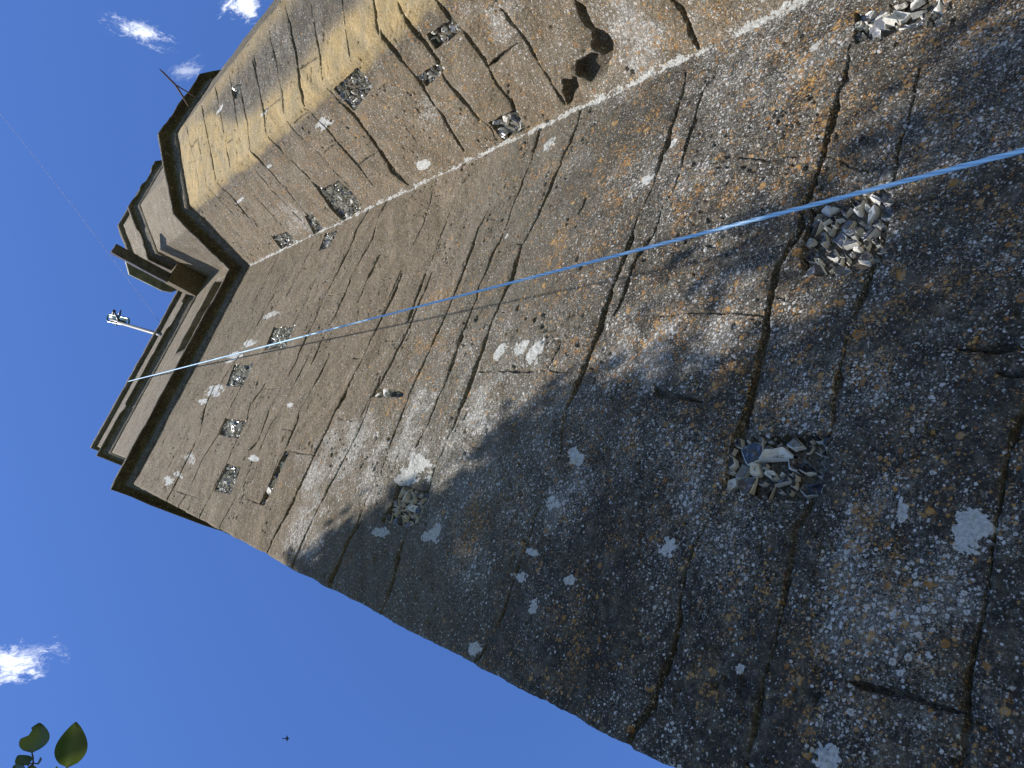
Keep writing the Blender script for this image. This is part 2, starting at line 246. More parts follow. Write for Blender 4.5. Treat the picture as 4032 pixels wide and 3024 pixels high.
# joints, flint patches, growths and leaf shade of the wall, in metres along and up each face
D = json.loads('''{"J":[["m","s",[[-0.231,10.928],[-0.027,10.905],[0.181,10.949],[0.428,10.89],[0.63,10.906],[0.731,10.941]]],["m","l",[[-0.236,10.327],[-0.052,10.315],[0.171,10.351],[0.347,10.338],[0.565,10.351],[0.824,10.687],[1.161,10.79]]],["m","m",[[0.99,10.485],[1.252,10.552],[1.525,10.395],[1.824,10.241],[2.111,10.281],[2.325,10.292]]],["m","m",[[-0.146,8.903],[0.069,8.886],[0.333,8.87],[0.481,8.922],[0.742,8.923],[0.921,9.087],[1.094,8.943],[1.267,8.943]]],["m","m",[[-0.216,9.741],[0.013,9.667],[0.334,9.719],[0.581,9.624],[0.786,9.672],[1.116,9.704],[1.387,9.713]]],["m","m",[[0.465,8.428],[0.57,8.318],[0.869,8.39],[1.075,8.387],[1.364,8.334],[1.656,8.426]]],["m","l",[[0.064,7.547],[0.265,7.549],[0.437,7.591],[0.568,7.547],[0.687,7.566],[0.879,7.621],[1.066,7.586],[1.288,7.589],[1.382,7.567]]],["m","s",[[-0.149,8.201],[0.114,8.151],[0.272,8.133],[0.536,8.14],[0.729,8.165],[0.972,8.1],[1.307,8.061],[1.536,8.084]]],["m","l",[[1.875,7.519],[2.16,7.543],[2.351,7.535]]],["m","l",[[1.422,8.382],[1.723,8.393],[2.086,8.437],[2.298,8.417],[2.564,8.397],[2.813,8.461],[2.979,8.399]]],["m","m",[[3.017,7.997],[2.856,8.018],[2.581,7.903],[2.474,7.922],[2.205,7.975],[2.03,7.921],[1.784,7.915],[1.556,7.923],[1.308,7.902]]],["m","s",[[2.904,9.72],[2.585,9.687],[2.397,9.703],[2.194,9.697]]],["m","s",[[2.627,8.951],[2.317,8.968],[2.113,8.948],[1.824,8.947]]],["m","m",[[3.019,10.985],[2.701,10.989],[2.29,10.985]]],["m","s",[[2.707,10.326],[2.301,10.429],[2.066,10.391]]],["m","m",[[2.111,10.246],[1.948,10.261],[1.833,10.304]]],["m","s",[[2.681,10.286],[2.227,10.238],[1.927,10.393],[1.633,10.476]]],["m","s",[[2.769,11.79],[2.526,11.829],[2.16,11.821]]],["m","s",[[2.067,8.919],[1.838,8.992],[1.628,8.954],[1.385,8.935]]],["m","l",[[-0.193,6.967],[0.048,6.949],[0.319,6.93],[0.494,6.917],[0.826,6.922],[1.061,6.875],[1.327,6.856],[1.684,6.86],[1.851,6.848],[2.054,6.864]]],["m","s",[[1.822,6.894],[2.041,6.913],[2.346,6.903],[2.516,6.891],[2.885,7.034]]],["m","m",[[-0.165,6.422],[0.185,6.437],[0.461,6.411],[0.72,6.362],[1.007,6.386],[1.128,6.349],[1.375,6.326],[1.604,6.331],[1.865,6.333],[2.079,6.34]]],["m","l",[[1.583,6.389],[1.842,6.433],[1.998,6.439]]],["m","m",[[1.998,6.439],[2.114,6.429],[2.341,6.47],[2.551,6.494]]],["m","m",[[-0.059,5.83],[0.122,5.808],[0.301,5.827],[0.47,5.787],[0.72,5.84],[0.938,5.858],[1.14,5.856],[1.392,5.85],[1.532,5.835],[1.651,5.844]]],["m","m",[[1.496,5.827],[1.634,5.843],[1.853,5.86],[2.111,5.898],[2.283,5.932],[2.433,5.89]]],["m","l",[[0.185,5.769],[0.065,5.82],[-0.071,5.824],[-0.227,5.818]]],["m","m",[[0.674,5.513],[0.818,5.476],[0.962,5.495],[1.108,5.477],[1.303,5.51]]],["m","m",[[1.303,5.509],[1.809,5.568],[2.194,5.562]]],["m","l",[[2.194,5.562],[2.587,5.598],[2.735,5.599],[2.985,5.669]]],["m","l",[[0.396,5.175],[0.616,5.192],[0.769,5.187],[0.982,5.208],[1.142,5.203],[1.412,5.236]]],["m","l",[[1.412,5.236],[1.737,5.237],[2.013,5.267],[2.184,5.218],[2.411,5.221],[2.609,5.231],[2.755,5.22],[2.929,5.233],[3.021,5.236]]],["m","l",[[0.206,5.21],[0.074,5.209],[-0.027,5.166],[-0.128,5.143],[-0.221,5.138]]],["m","m",[[0.528,4.22],[0.388,4.219],[0.182,4.211],[0.019,4.201],[-0.097,4.208]]],["m","l",[[-0.089,4.219],[-0.174,4.222],[-0.237,4.27]]],["m","l",[[0.933,4.282],[1.112,4.262],[1.228,4.254],[1.453,4.275],[1.629,4.269],[1.773,4.269],[1.906,4.285]]],["m","s",[[0.445,4.216],[0.657,4.178],[0.933,4.282]]],["m","l",[[1.88,4.283],[2.138,4.255],[2.326,4.279],[2.437,4.286],[2.608,4.293],[2.698,4.296],[2.914,4.333]]],["m","m",[[2.89,4.107],[2.763,4.102],[2.692,4.147],[2.544,4.134],[2.406,4.131],[2.106,4.095],[2.014,4.129],[1.866,4.118],[1.816,4.138],[1.702,4.173],[1.526,4.168],[1.409,4.188]]],["m","l",[[2.321,3.31],[2.049,3.312],[1.853,3.306],[1.694,3.304],[1.542,3.358],[1.365,3.333],[1.152,3.311],[0.989,3.301],[0.804,3.293],[0.616,3.302]]],["m","m",[[2.64,3.327],[2.321,3.31]]],["m","m",[[0.616,3.302],[0.499,3.322],[0.355,3.338],[0.245,3.322]]],["m","l",[[0.245,3.322],[0.092,3.308],[-0.099,3.308],[-0.228,3.358]]],["m","l",[[2.325,2.994],[2.164,2.988],[1.945,2.989],[1.79,2.975]]],["m","m",[[1.79,2.975],[1.566,2.951],[1.461,2.962],[1.245,2.989],[1.043,2.979],[0.874,2.961],[0.664,2.954],[0.545,2.986],[0.349,2.968],[0.278,2.963]]],["m","m",[[0.278,2.963],[0.196,2.954],[0.112,2.955],[0.031,2.955],[-0.037,2.949],[-0.142,2.941]]],["m","m",[[1.002,2.446],[0.938,2.443],[0.812,2.452],[0.627,2.443],[0.481,2.436],[0.379,2.441],[0.236,2.437],[0.152,2.432],[0.055,2.43]]],["m","m",[[0.165,2.714],[0.166,2.653],[0.168,2.566],[0.174,2.448]]],["m","l",[[1.137,2.629],[1.138,2.549],[1.135,2.467]]],["m","s",[[2.186,3.931],[2.176,3.756],[2.093,3.572],[2.085,3.47],[2.059,3.34]]],["m","s",[[2.037,3.32],[1.984,3.225],[1.917,3.126],[1.896,3.031]]],["m","s",[[2.256,3.775],[2.231,3.576],[2.235,3.425],[2.221,3.321]]],["m","m",[[1.149,5.15],[1.145,4.762],[1.122,4.337]]],["m","l",[[1.153,4.542],[1.279,4.516]]],["m","s",[[1.373,3.893],[1.374,3.676],[1.325,3.318]]],["m","s",[[1.084,8.857],[1.086,8.445]]],["m","s",[[0.701,7.888],[0.693,7.569]]],["m","s",[[1.4,8.298],[1.383,7.963]]],["m","s",[[0.524,7.463],[0.522,6.886]]],["m","s",[[2.054,8.385],[2.02,7.869]]],["m","s",[[0.815,6.821],[0.811,6.506]]],["m","s",[[1.323,7.056],[1.315,6.872]]],["m","s",[[0.075,7.873],[0.075,7.578]]],["m","s",[[-0.098,10.154],[-0.073,9.3]]],["m","s",[[2.325,10.292],[2.05,9.993]]],["m","s",[[2.606,3.308],[2.543,3.317],[2.32,3.31]]],["m","m",[[1.045,3.778],[0.998,3.721],[0.968,3.512]]],["m","m",[[2.225,4.799],[2.172,4.801],[2.121,4.814]]],["m","m",[[2.014,5.266],[2.028,5.358],[2.023,5.44]]],["m","m",[[1.149,6.392],[1.017,6.395],[0.956,6.428],[0.834,6.421]]],["m","m",[[1.066,2.517],[1.058,2.489],[1.054,2.454]]],["a","l",[[1.098,6.139],[0.993,6.15],[0.823,6.133],[0.735,6.136],[0.588,6.192],[0.422,6.178],[0.252,6.164],[0.15,6.112],[0.052,6.157]]],["a","l",[[1.116,6.479],[0.97,6.471],[0.776,6.454],[0.668,6.457],[0.564,6.476],[0.427,6.488],[0.292,6.517],[0.154,6.546],[0.083,6.562]]],["a","s",[[0.819,7.009],[0.626,6.98],[0.438,6.977],[0.314,6.975]]],["a","l",[[1.08,7.528],[0.969,7.525],[0.764,7.486],[0.604,7.493],[0.407,7.553],[0.188,7.572],[0.033,7.523]]],["a","m",[[1.04,8.063],[1.002,8.026],[0.846,8.0],[0.637,8.01],[0.412,7.988],[0.248,8.008],[0.145,8.023]]],["a","s",[[1.081,8.482],[0.861,8.482],[0.668,8.419],[0.458,8.439],[0.227,8.403]]],["a","m",[[1.083,9.012],[0.872,9.004],[0.688,8.961],[0.508,8.938]]],["a","l",[[1.034,9.538],[0.785,9.541],[0.574,9.549],[0.321,9.584],[0.059,9.62]]],["a","m",[[0.916,9.83],[0.62,9.865],[0.342,9.84],[0.154,9.822]]],["a","s",[[0.707,10.342],[0.339,10.387],[0.04,10.366]]],["a","m",[[1.075,10.931],[0.86,10.906],[0.541,10.975]]],["a","s",[[1.091,11.286],[0.836,11.277],[0.614,11.27]]],["a","l",[[1.018,5.771],[0.891,5.77],[0.75,5.745],[0.563,5.73],[0.505,5.738]]],["a","m",[[0.505,5.738],[0.393,5.767],[0.243,5.776],[0.098,5.813]]],["a","m",[[0.808,5.333],[0.674,5.324],[0.516,5.32],[0.337,5.332],[0.179,5.351],[0.061,5.362]]],["a","x",[[0.564,4.823],[0.441,4.82],[0.3,4.829],[0.199,4.843]]],["a","l",[[0.299,4.27],[0.175,4.261],[0.066,4.278],[0.014,4.288]]],["a","m",[[0.514,5.728],[0.533,5.386]]],["a","s",[[0.653,8.364],[0.65,8.027]]],["a","s",[[0.398,7.963],[0.418,7.535]]],["a","x",[[0.184,5.128],[0.188,4.867]]],["a","x",[[0.176,5.165],[0.07,5.322]]],["a","s",[[1.008,8.396],[1.003,8.002]]],["a","s",[[0.57,12.378],[0.249,12.238]]],["a","m",[[0.411,7.515],[0.201,7.615],[0.033,7.523]]],["a","m",[[1.106,9.551],[0.789,9.539],[0.536,9.512]]],["b","l",[[1.991,8.1],[1.777,8.052],[1.422,8.039],[1.243,8.061],[1.038,8.037]]],["b","l",[[1.768,7.562],[1.538,7.557],[1.322,7.545],[1.17,7.557],[1.074,7.546]]],["b","l",[[1.532,6.993],[1.362,6.992],[1.199,7.01],[1.065,6.995]]],["b","l",[[1.342,6.534],[1.182,6.532],[1.103,6.512]]],["b","l",[[1.198,6.187],[1.087,6.155]]],["b","m",[[1.855,9.028],[1.619,9.042],[1.305,9.023],[1.099,9.037]]],["b","s",[[1.901,8.552],[1.541,8.499],[1.281,8.495],[1.11,8.512]]],["b","s",[[1.989,9.533],[1.779,9.528]]],["b","m",[[1.988,9.832],[1.607,9.835],[1.13,9.848]]],["b","l",[[1.641,9.564],[1.399,9.535],[1.101,9.557]]],["b","m",[[2.0,10.38],[1.642,10.359],[1.38,10.327],[1.086,10.315]]],["b","l",[[1.993,11.006],[1.474,10.968],[1.075,10.932]]],["b","s",[[1.874,11.429],[1.669,11.394],[1.095,11.322]]],["b","s",[[1.975,11.783],[1.679,11.745],[1.456,11.657],[1.074,11.679]]],["b","m",[[1.826,9.075],[1.473,9.039],[1.1,9.049]]],["b","s",[[1.757,8.502],[1.404,8.495],[1.161,8.515]]],["b","m",[[1.371,8.004],[1.33,7.592]]],["b","s",[[1.315,9.018],[1.29,8.523]]],["b","s",[[1.479,9.492],[1.474,9.075]]],["b","m",[[1.691,11.737],[1.706,11.427]]],["b","s",[[1.348,10.3],[1.338,9.859]]],["b","s",[[1.547,11.964],[1.492,11.573]]]],"P":[["m",[[0.773,3.323],[0.831,3.294],[0.836,3.193],[0.855,3.031],[0.85,2.958],[0.759,2.938],[0.676,2.942],[0.64,2.962],[0.619,3.081],[0.632,3.172],[0.64,3.286]]],["m",[[1.775,3.289],[1.781,3.187],[1.791,2.979],[1.699,2.958],[1.6,2.971],[1.492,2.957],[1.451,3.007],[1.47,3.162],[1.508,3.246],[1.664,3.276]]],["m",[[2.799,3.357],[2.762,3.243],[2.738,3.081],[2.647,2.973],[2.523,2.952],[2.569,3.071],[2.577,3.191],[2.618,3.321]]],["m",[[0.429,5.519],[0.431,5.173],[0.369,5.148],[0.261,5.135],[0.224,5.219],[0.211,5.54],[0.314,5.489]]],["m",[[1.536,9.5],[1.815,9.577],[1.78,8.919],[1.533,8.857]]],["m",[[1.132,10.271],[1.404,10.401],[1.375,9.675],[1.123,9.626]]],["m",[[0.569,9.581],[0.753,9.655],[0.746,8.954],[0.567,8.88]]],["m",[[0.047,8.846],[0.309,8.86],[0.304,8.412],[0.067,8.324]]],["m",[[0.072,7.557],[0.078,7.44],[0.513,7.413],[0.52,7.532]]],["m",[[0.99,6.421],[1.055,6.331],[1.039,5.944],[0.994,5.949]]],["m",[[2.728,9.38],[2.97,9.459],[2.941,9.049],[2.707,9.009]]],["a",[[1.006,7.459],[1.012,6.978],[0.845,6.975],[0.784,7.438]]],["a",[[0.892,6.063],[0.87,5.776],[0.779,5.757],[0.787,6.079]]],["a",[[0.713,6.434],[0.704,6.154],[0.649,6.115],[0.625,6.419]]],["a",[[0.185,6.094],[0.181,5.785],[0.031,5.814],[0.027,6.083]]],["a",[[0.503,8.943],[0.382,8.873],[0.365,8.498],[0.199,8.439],[0.026,8.539],[0.001,9.017],[0.178,9.038]]],["a",[[0.23,9.669],[0.205,9.48],[0.02,9.553],[-0.006,9.841]]],["a",[[0.204,10.87],[0.165,10.375],[-0.003,10.4],[0.018,10.925]]],["b",[[1.804,9.852],[1.779,9.528],[1.65,9.559],[1.678,9.794]]]],"B":[["m","wp",0.544,5.408,0.085,0.17,1.0],["m","wp",0.484,5.454,0.05,0.12,1.0],["m","wp",1.237,4.7,0.075,0.075,1.0],["m","wp",1.262,5.026,0.05,0.05,0.9],["m","wp",1.279,4.845,0.05,0.05,0.9],["m","wp",0.714,4.109,0.04,0.065,1.0],["m","wp",0.618,2.504,0.055,0.05,1.0],["m","wp",0.628,2.686,0.045,0.018,0.9],["m","wp",-0.034,2.726,0.03,0.04,1.0],["m","wp",0.157,4.161,0.022,0.06,0.75],["m","wp",0.267,4.171,0.02,0.055,0.8],["m","wp",0.203,3.866,0.02,0.03,1.0],["m","wp",0.492,4.145,0.03,0.05,0.8],["m","wp",0.222,4.965,0.05,0.11,0.75],["m","wp",0.155,5.474,0.04,0.12,0.8],["m","wp",-0.177,4.296,0.03,0.05,0.9],["m","wp",-0.026,10.602,0.05,0.22,0.9],["m","wp",0.406,8.173,0.022,0.16,1.0],["m","wp",0.918,7.943,0.02,0.12,1.0],["m","wp",0.941,10.903,0.04,0.25,0.9],["m","wp",0.065,10.354,0.03,0.25,0.6],["m","wp",0.418,8.213,0.02,0.1,1.0],["m","wp",1.064,10.693,0.09,0.35,0.8],["m","wp",1.519,10.653,0.08,0.35,0.7],["m","wp",1.66,10.247,0.06,0.3,0.7],["m","wp",0.264,10.173,0.06,0.3,0.5],["m","wp",2.0,9.937,0.06,0.25,0.6],["m","wp",2.113,5.509,0.03,0.02,0.9],["m","wp",2.807,5.455,0.06,0.1,0.6],["m","wp",2.689,3.523,0.025,0.025,1.0],["m","wp",2.21,4.329,0.05,0.05,0.8],["m","wp",2.409,4.237,0.03,0.03,0.8],["m","wp",0.061,4.017,0.03,0.04,0.8],["m","wp",0.409,3.447,0.035,0.04,0.7],["m","wp",0.1,3.044,0.015,0.015,1.0],["m","wl",1.163,3.828,0.16,0.1,1.0],["m","wl",1.132,4.019,0.16,0.1,1.0],["m","wl",1.267,3.553,0.16,0.12,0.9],["m","wl",1.197,3.819,0.16,0.12,1.0],["m","wl",1.164,3.594,0.15,0.1,0.8],["m","wl",0.626,6.371,0.25,0.5,0.9],["m","wl",0.422,6.592,0.2,0.5,0.8],["m","wl",-0.015,6.431,0.16,0.4,0.8],["m","wl",0.875,5.68,0.15,0.25,0.8],["m","wl",0.668,5.626,0.2,0.3,0.8],["m","wl",0.888,4.98,0.2,0.2,0.9],["m","wl",0.662,5.075,0.2,0.2,0.7],["m","wl",0.436,5.935,0.2,0.35,0.7],["m","wl",0.388,4.936,0.25,0.2,0.5],["m","wl",0.522,4.084,0.2,0.12,0.7],["m","wl",0.492,3.968,0.15,0.1,0.7],["m","wl",0.555,2.745,0.3,0.12,0.7],["m","wl",0.343,2.61,0.25,0.15,0.7],["m","wl",0.176,2.573,0.2,0.1,0.6],["m","wl",0.669,2.443,0.2,0.1,0.5],["m","wl",0.03,2.704,0.15,0.1,0.4],["m","wl",3.055,5.007,0.2,0.2,0.5],["m","wl",2.731,3.935,0.12,0.12,0.8],["m","wl",3.011,3.798,0.15,0.12,0.8],["m","wl",2.569,5.082,0.15,0.2,0.4],["m","wl",1.077,2.859,0.12,0.05,0.9],["m","or",1.106,2.876,0.12,0.06,1.0],["m","or",1.213,2.944,0.1,0.06,0.9],["m","or",1.169,2.58,0.09,0.03,1.0],["m","or",2.47,3.453,0.14,0.1,1.0],["m","or",2.166,3.13,0.12,0.1,1.0],["m","or",2.182,3.322,0.15,0.1,0.9],["m","or",2.101,2.831,0.12,0.1,1.0],["m","or",2.433,2.781,0.15,0.1,0.9],["m","or",1.943,3.211,0.16,0.05,1.0],["m","or",1.44,2.88,0.06,0.035,1.0],["m","or",1.294,2.836,0.07,0.06,1.0],["m","or",1.235,2.871,0.1,0.05,0.9],["m","or",1.605,2.605,0.1,0.05,0.8],["m","or",1.367,2.626,0.15,0.1,0.6],["m","or",1.96,3.987,0.1,0.05,1.0],["m","or",1.96,3.716,0.12,0.05,0.9],["m","or",1.982,3.447,0.14,0.07,0.8],["m","or",2.17,3.879,0.07,0.05,0.7],["m","or",1.922,4.838,0.16,0.13,1.0],["m","or",2.144,4.574,0.12,0.12,0.9],["m","or",1.948,3.979,0.1,0.09,0.9],["m","or",2.628,4.446,0.1,0.1,0.9],["m","or",2.571,5.335,0.08,0.14,1.0],["m","or",2.416,4.612,0.15,0.15,0.7],["m","or",2.632,4.476,0.08,0.07,1.0],["m","or",1.764,5.969,0.08,0.35,0.9],["m","or",1.371,5.875,0.08,0.3,1.0],["m","or",1.139,5.814,0.06,0.2,0.9],["m","or",0.937,5.988,0.06,0.15,0.8],["m","or",1.415,3.528,0.15,0.05,0.8],["m","or",1.279,3.443,0.2,0.1,0.6],["m","or",1.352,3.838,0.1,0.06,0.8],["m","or",1.049,3.437,0.1,0.05,0.6],["m","or",0.825,3.779,0.12,0.03,1.0],["m","or",0.72,3.862,0.15,0.08,0.5],["m","or",0.72,3.527,0.2,0.1,0.4],["m","or",0.298,4.661,0.12,0.15,0.8],["m","or",0.301,4.356,0.07,0.1,0.8],["m","or",0.57,2.767,0.12,0.06,0.8],["m","or",0.218,2.828,0.06,0.06,1.0],["m","or",0.027,2.831,0.06,0.05,1.0],["m","or",0.14,2.825,0.04,0.06,0.9],["m","or",0.063,3.148,0.12,0.08,0.5],["m","or",0.216,2.38,0.05,0.04,1.0],["m","or",0.399,2.664,0.2,0.1,0.5],["m","or",0.277,3.079,0.2,0.12,0.45],["m","or",0.473,2.557,0.07,0.04,0.8],["m","or",-0.062,3.741,0.2,0.2,0.4],["m","or",1.588,4.002,0.3,0.2,0.25],["m","or",1.228,3.17,0.15,0.12,0.5],["m","or",1.017,3.109,0.1,0.08,0.6],["a","wp",0.853,7.986,0.045,0.15,1.0],["a","wp",0.135,7.14,0.05,0.13,1.0],["a","wp",0.849,9.481,0.015,0.1,1.0],["a","wp",0.749,10.818,0.02,0.18,0.9],["a","wl",0.404,6.424,0.15,0.3,0.5],["a","wl",0.741,5.423,0.2,0.3,0.5],["a","wl",0.315,4.634,0.3,0.3,0.8],["a","wl",0.282,9.966,0.2,0.5,0.6],["a","wl",0.386,5.284,0.2,0.2,0.3],["a","or",0.674,7.507,0.06,0.2,0.6],["a","or",0.438,6.291,0.05,0.12,0.9],["a","or",0.803,5.46,0.2,0.25,0.6],["a","or",0.133,4.428,0.12,0.12,0.8],["a","or",0.073,4.142,0.15,0.15,0.7],["a","or",0.685,7.419,0.05,0.15,0.8],["b","wl",1.76,8.394,0.2,0.4,0.3],["b","wp",1.739,10.348,0.02,0.15,0.9],["b","wp",1.302,8.983,0.02,0.15,0.9]],"S":{"shade":[[[2.358,2.977],[2.386,2.855],[2.347,2.657],[1.998,2.602],[1.968,2.72],[1.89,2.82],[2.154,3.0]],[[1.726,2.907],[1.81,2.804],[1.865,2.581],[1.356,2.501],[1.397,2.67],[1.378,2.875],[1.565,2.933]],[[1.666,3.86],[1.689,3.667],[1.721,3.495],[1.774,3.343],[1.718,3.193],[1.623,3.222],[1.612,3.376],[1.58,3.559]],[[1.22,2.48],[1.215,2.586],[1.238,2.666],[1.135,2.751],[1.198,2.955],[1.227,3.112],[1.091,3.292],[1.058,3.444],[1.043,3.713],[1.004,4.168],[0.957,4.407],[0.856,4.604],[0.725,4.76],[0.576,4.744],[0.413,4.888],[0.312,5.093],[0.28,5.552],[0.125,5.845],[-0.018,6.196],[-0.358,6.531],[-1.2,5.694],[0.103,2.305]]],"lit":[[[0.833,4.206],[0.832,3.936],[0.882,3.671],[0.834,3.628],[0.774,3.854],[0.76,4.105]],[[0.307,4.767],[0.365,4.523],[0.279,4.357],[0.109,4.583],[0.1,4.877]],[[1.096,2.946],[1.105,2.772],[1.072,2.724],[1.021,2.837]],[[0.063,6.061],[0.183,5.644],[0.114,5.459],[-0.021,5.696],[-0.155,5.965]],[[0.019,4.813],[0.116,4.548],[0.047,4.461],[-0.062,4.663]]]}}''')
# ------------------------------------------------------------------ ground
g = mesh('ground', [(-600, -600, 0), (600, -600, 0), (600, 600, 0), (-600, 600, 0)], [(0, 1, 2, 3)]); tag(obj('ground', g, GRASS), kind='structure')
g = mesh('path', [(-30, -4.2, .004), (30, -4.2, .004), (30, -1.0, .004), (-30, -1.0, .004)], [(0, 1, 2, 3)]); tag(obj('path', g, GRAVEL), kind='structure')

# ------------------------------------------------------------------ the tower
XL, XR = -0.2356, 3.0256
PA, PB = (3.3227, -1.0325), (4.0874, -1.5797); PC = (PB[0] + .94 * math.cos(.044), PB[1] + .94 * math.sin(.044)); PD = (5.75, -.93); PE = (5.98, 0.0)
LA, LB, LC = 1.0744, 0.9403, .94
class Path:
    """a wall line in plan: s runs along it, outward is to its right"""
    def __init__(s, pts, s0=0.0, r=.022):
        s.p = np.array(pts, float); d = np.diff(s.p, axis=0); s.l = np.hypot(*d.T); s.u = d / s.l[:, None]; s.n = np.stack([s.u[:, 1], -s.u[:, 0]], 1); s.c = np.concatenate([[0], np.cumsum(s.l)]) + s0; s.r = r
    def raw(s, S):
        k = np.clip(np.searchsorted(s.c, S, side='right') - 1, 0, len(s.l) - 1); t = S - s.c[k]
        return s.p[k] + s.u[k] * t[..., None], s.n[k]
    def at(s, S, smooth=True):
        S = np.asarray(S, float)
        if not smooth: return s.raw(S)
        P = 0; N = 0
        for o in np.linspace(-s.r, s.r, 9):
            a, b = s.raw(np.clip(S + o, s.c[0] + 1e-6, s.c[-1] - 1e-6)); P = P + a; N = N + b
        N = N / np.hypot(N[..., 0], N[..., 1])[..., None]; return P / 9, N
PM = Path([(XL, 6.0), (XL, 0.0), (XR + .06, 0.0)], XL - 6.0)
PT = Path([(XR - .004 * 0, 0.06), (XR, 0.0), PA, PB, PC, PD, PE], -.06)
WID = {'s': (.0042, .012), 'm': (.0070, .028), 'l': (.0105, .044), 'x': (.040, .060)}
def segs(face): return [j for j in D['J'] if (j[0] == 'm') == (face == 'm')]
def window(S, Z, a, b, c, d):
    i0, i1 = np.searchsorted(S, [a, b]); j0, j1 = np.searchsorted(Z, [c, d]); return slice(j0, j1), slice(i0, i1)
def inpoly(x, y, poly):
    r = np.zeros(x.shape, bool); n = len(poly)
    for i in range(n):
        x0, y0 = poly[i]; x1, y1 = poly[(i + 1) % n]
        with np.errstate(divide='ignore', invalid='ignore'):
            r ^= ((y0 > y) != (y1 > y)) & (x < (x1 - x0) * (y - y0) / (y1 - y0 + 1e-12) + x0)
    return r
def relief(face, S, Z):
    Sg, Zg = np.meshgrid(S, Z); fo = 0 if face == 'm' else 500
    seed = 3 if face == 'm' else 90
    h = .020 * (fbm(Sg * 2.2, Zg * 2.6, 3, seed) - .5) + .011 * (fbm(Sg * 9, Zg * 9, 3, seed + 5) - .5) + .006 * (fbm(Sg * 45, Zg * 45, 3, seed + 9) - .5)
    rough = sst(fbm(Sg * 1.7, Zg * 1.7, 3, seed + 30), .42, .62)
    pit = sst(fbm(Sg * 30, Zg * 34, 2, seed + 40), .72, .86) * sst(fbm(Sg * 3.5, Zg * 3.5, 2, seed + 44), .48, .66)
    h -= .012 * pit + .005 * rough * fbm(Sg * 90, Zg * 70, 2, seed + 50)
    tool = np.abs(((Sg * 26 + Zg * 14 + 2.2 * fbm(Sg * 4, Zg * 4, 2, seed + 60)) % 1) - .5)           # chisel tooling
    h += .004 * tool * sst(fbm(Sg * 1.9 + 9, Zg * 1.9, 2, seed + 63), .50, .62)
    mort = np.zeros_like(h); gro = np.zeros_like(h)
    ws = Sg + .020 * (fbm(Sg * 16, Zg * 16, 3, seed + 70) - .5); wz = Zg + .034 * (fbm(Sg * 12 + 7, Zg * 12, 3, seed + 75) - .5)
    wn = (.18 + 1.7 * sst(fbm(Sg * 5, Zg * 5, 4, seed + 79), .30, .72)) * (1 + .05 * np.clip(Zg - 4, 0, 8))
    for fc, cl, pts in segs(face):
        hw, dp = WID[cl]; pts = [list(p) for p in pts]
        e = pts[0], pts[-1]
        if face == 'm':
            for q, o in ((0, 1), (-1, -2)):                              # beds run on round the corner and into the angle
                if pts[q][0] < XL + .09 and abs(pts[q][0] - pts[o][0]) > .05: pts.insert(0 if q == 0 else len(pts), [XL - .5, pts[q][1]])
                elif pts[q][0] > XR - .10 and abs(pts[q][0] - pts[o][0]) > .05: pts.insert(0 if q == 0 else len(pts), [XR + .05, pts[q][1]])
        e0, e1 = tuple(pts[0]), tuple(pts[-1])
        for (x0, y0), (x1, y1) in zip(pts[:-1], pts[1:]):
            m = .12; sl = window(S, Z, min(x0, x1) - m, max(x0, x1) + m, min(y0, y1) - m, max(y0, y1) + m)
            X = ws[sl]; Y = wz[sl]
            if X.size == 0: continue
            dx, dy = x1 - x0, y1 - y0; tt = np.clip(((X - x0) * dx + (Y - y0) * dy) / (dx * dx + dy * dy + 1e-9), 0, 1)
            dd = np.hypot(X - x0 - tt * dx, Y - y0 - tt * dy) / (hw * wn[sl])
            fe = np.minimum((tt if (x0, y0) == e0 else 1 + 0 * tt), (1 - tt if (x1, y1) == e1 else 1 + 0 * tt)) * math.hypot(dx, dy); dd = dd / (.25 + .75 * sst(fe, -.01, .07)); gg = 1 - sst(dd, .55, 1.15); gro[sl] = np.maximum(gro[sl], gg * dp); mort[sl] = np.maximum(mort[sl], gg)
            gro[sl] = np.maximum(gro[sl], (1 - sst(dd, .6, 3.6)) * dp * .10)
    h -= gro * (.55 + .9 * vn(Sg * 9, Zg * 9, seed + 81))
    pan = np.zeros_like(h)
    for fc, poly in D['P']:
        if (fc == 'm') != (face == 'm'): continue
        a = np.array(poly); sl = window(S, Z, a[:, 0].min() - .05, a[:, 0].max() + .05, a[:, 1].min() - .05, a[:, 1].max() + .05)
        k = 1.0 if a[0, 1] < 4 else .5
        ins = inpoly(Sg[sl] + k * .03 * (fbm(Sg[sl] * 30, Zg[sl] * 30, 3, 5) - .5), Zg[sl] + k * .03 * (fbm(Sg[sl] * 30 + 4, Zg[sl] * 30, 3, 8) - .5), poly); pan[sl] = np.maximum(pan[sl], ins)
    h = np.where(pan > 0, -.045 + .014 * (fbm(Sg * 40, Zg * 40, 3, 77) - .5), h); mort = np.maximum(mort, pan)
    # growths and stains
    wl = np.zeros_like(h); wp = np.zeros_like(h); orr = np.zeros_like(h)
    for fc, kd, x, y, rx, ry, am in D['B']:
        if (fc == 'm') != (face == 'm'): continue
        sl = window(S, Z, x - 2 * rx, x + 2 * rx, y - 2 * ry, y + 2 * ry); X = Sg[sl]; Y = Zg[sl]
        if X.size == 0: continue
        nz = fbm(X / rx * 1.6, Y / ry * 1.6, 5, 31, .62) - .5
        r = np.hypot((X - x) / rx, (Y - y) / ry) + nz * 1.9
        dst = {'wp': wp, 'wl': wl, 'or': orr}[kd]; v = am * (1 - sst(r, .55, 1.25)) if kd == 'wp' else am * (1 - sst(r, .3, 1.6)); dst[sl] = np.maximum(dst[sl], v)
    big = fbm(Sg * 1.1, Zg * .8, 3, seed + 95)
